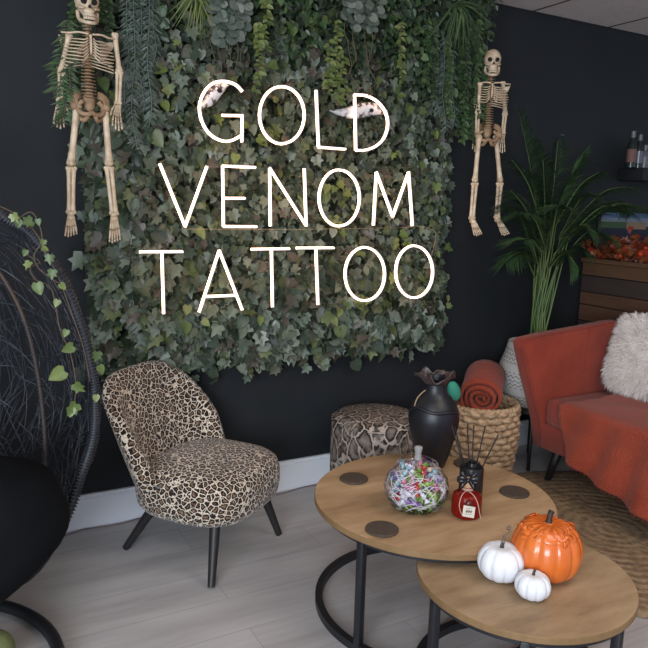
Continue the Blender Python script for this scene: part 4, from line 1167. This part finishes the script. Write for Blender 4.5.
g = MB(); g.ball((0, 0, 0), .062, 20, 14); q = at(-8, 652, z=.064); ob = thing('round_cushion', q, 'olive green rounded object on the floor inside the egg chair\'s stand ring', 'ball'); g.build('body', M['olive'], ob)

# ================================================================== counter with autumn garland, screen, shelf
ct = thing('timber_counter', (3.6, -.9, 0), 'dark reclaimed timber plank counter in the far right corner behind the sofa', 'counter')
co = V(ct.location); g = MB(); random.seed(3)
z = .02; x0 = 3.275
while z < 1.02:
    hgt = random.choice((.075, .085, .095)); g.box((x0+.012, -.95, z+hgt/2), (.024, 1.86, hgt-.006)); z += hgt
topz = z
o = g.build('plank_front', M['planks'], ct, smooth=False); o.location = -co
g = MB(); g.box((x0+.22, -.95, topz+.012), (.46, 1.88, .024)); o = g.build('worktop', M['planks'], ct, smooth=False); o.location = -co
g = MB(); g.box((x0+.22, -.95, topz/2), (.39, 1.82, topz-.04)); o = g.build('carcass', M['shelf'], ct, smooth=False); o.location = -co
gz = topz+.024
ga = thing('autumn_garland', (x0+.06, -.3, gz), 'orange and red autumn leaf garland lying along the counter top', 'garland')
go = V(ga.location); g = MB(); random.seed(41)
for _ in range(1100):
    y = random.uniform(-1.3, -.03); x = x0+.055+random.gauss(0, .045); z = gz+.012+abs(random.gauss(0, .045))
    if x < x0-.03: z = max(z, gz-.03+random.random()*.05)
    g.leaf(MAPLE, V((x, y, z))-go, V((random.uniform(-1, 1), random.uniform(-1, 1), random.uniform(-.4, .8))), V((random.gauss(-.6, .5), random.gauss(-.5, .5), random.gauss(.4, .5))), random.uniform(.03, .055), .2)
g.build('leaves', M['autumn'], ga)
for _ in range(26):
    y = random.uniform(-1.2, -.05); g = MB(); g.ball(V((x0+.03+random.gauss(0, .03), y, gz+.02+random.uniform(0, .09)))-go, random.uniform(.012, .02), 10, 8); g.build('berry', M['berry'], ga)
# screen
sc = thing('display_screen', (3.50, -.17, gz-.03), 'black framed screen showing a landscape picture behind the autumn garland', 'screen')
fwd_ = rzm(radians(-22))
g = MB(); g.box(fwd_ @ V((0, 0, .165)), (.46, .022, .27), fwd_, bev=.004); sharp(g.build('bezel', M['screen_frame'], sc))
g = MB(); g.tube([(0, .02, .003), (0, .02, .1)], .012, 8); g.box((0, .02, .006), (.16, .11, .01)); g.build('foot', M['screen_frame'], sc)
def scr(name, x0_, x1_, z0_, z1_, m_):
    g = MB(); q = [fwd_ @ V((x, -.0122, z)) for x, z in ((x0_, z0_), (x1_, z0_), (x1_, z1_), (x0_, z1_))]; g.add(q, [(0, 1, 2, 3)]); return g, m_
pic = MB()
for m_, rc in ((M['scr_sky'], (-.215, .215, .262, .29)), (M['scr_cloud'], (-.215, .215, .24, .262)), (M['scr_beige'], (-.06, .06, .20, .24)), (M['scr_cloud'], (.06, .215, .215, .24)), (M['scr_leafy'], (-.215, -.06, .205, .24)), (M['scr_navy'], (-.215, -.06, .045, .205)), (M['scr_navy'], (-.06, .06, .045, .20)), (M['scr_navy'], (.06, .215, .045, .215))):
    pic.mat(m_); pic.add([fwd_ @ V((x, -.0122, z)) for x, z in ((rc[0], rc[2]), (rc[1], rc[2]), (rc[1], rc[3]), (rc[0], rc[3]))], [(0, 1, 2, 3)])
pic.build('picture', None, sc, smooth=False)
# shelf with bottles
SZ = 1.60
sh = thing('wall_shelf', (3.9, -.09, SZ), 'thick matt black wall shelf carrying small bottles at the right edge', 'shelf')
g = MB(); g.box((.05, .0, -.036), (.86, .17, .072), bev=.004); sharp(g.build('board', M['shelf'], sh))
def small_bottle(x, h, r, body, band, cap, label):
    t = thing('small_bottle', (x, -.11, SZ+.001), label, 'bottle', 'small bottles on the wall shelf')
    g = MB(); g.lathe([(.001, 0), (r, 0), (r, h*.62), (r*.8, h*.68), (r*.42, h*.76), (r*.42, h*.84)], 18); sharp(g.build('body', M[body], t))
    g = MB(); g.lathe([(r+.0008, h*.14), (r+.0008, h*.50)], 18); g.build('paper_label', M[band], t)
    g = MB(); g.lathe([(r*.5, h*.82), (r*.5, h), (.001, h)], 14); sharp(g.build('cap', M[cap], t))
bx = at(631, 160, y=-.11).x
small_bottle(bx, .20, .026, 'bottle_dark', 'label_pink', 'cap', 'dark bottle with a faded pink label, first from the left on the wall shelf')
small_bottle(bx+.062, .185, .024, 'bottle_dark', 'clear_bottle', 'cap', 'dark green bottle with pale label, second from the left on the shelf')
small_bottle(bx+.115, .13, .026, 'clear_bottle', 'cap', 'cap', 'short pale grey bottle, third from the left on the wall shelf')
small_bottle(bx+.165, .14, .026, 'clear_bottle', 'label_pink', 'shelf', 'pale grey bottle with black cap at the right edge of the photo')
q = at(562, 135, y=-.004); wf = thing('wall_fixing', q, 'tiny pale metal fixing on the dark wall above the palm', 'wall fixing'); g = MB(); g.box((0, -.002, 0), (.028, .006, .004)); g.build('plate', M['cap'], wf, smooth=False)

# thin cable along the wall
cpx = [(60, 537), (72, 533), (85, 529), (98, 527.5), (120, 524), (138, 518), (150, 512), (200, 506), (250, 499), (285, 492.5), (300, 488), (318, 484)]
c0 = at(60, 537, z=.004); cb = thing('floor_cable', c0, 'thin pinkish cable lying on the floor along the back wall', 'cable')
g = MB(); pts = [at(x, y, z=.0045) for x, y in cpx]; pts = [V((p.x, min(p.y, -.026), p.z)) for p in pts]
g.tube([p-c0 for p in spline(pts, 90)], .0028, 6); g.build('cord', M['cable'], cb)
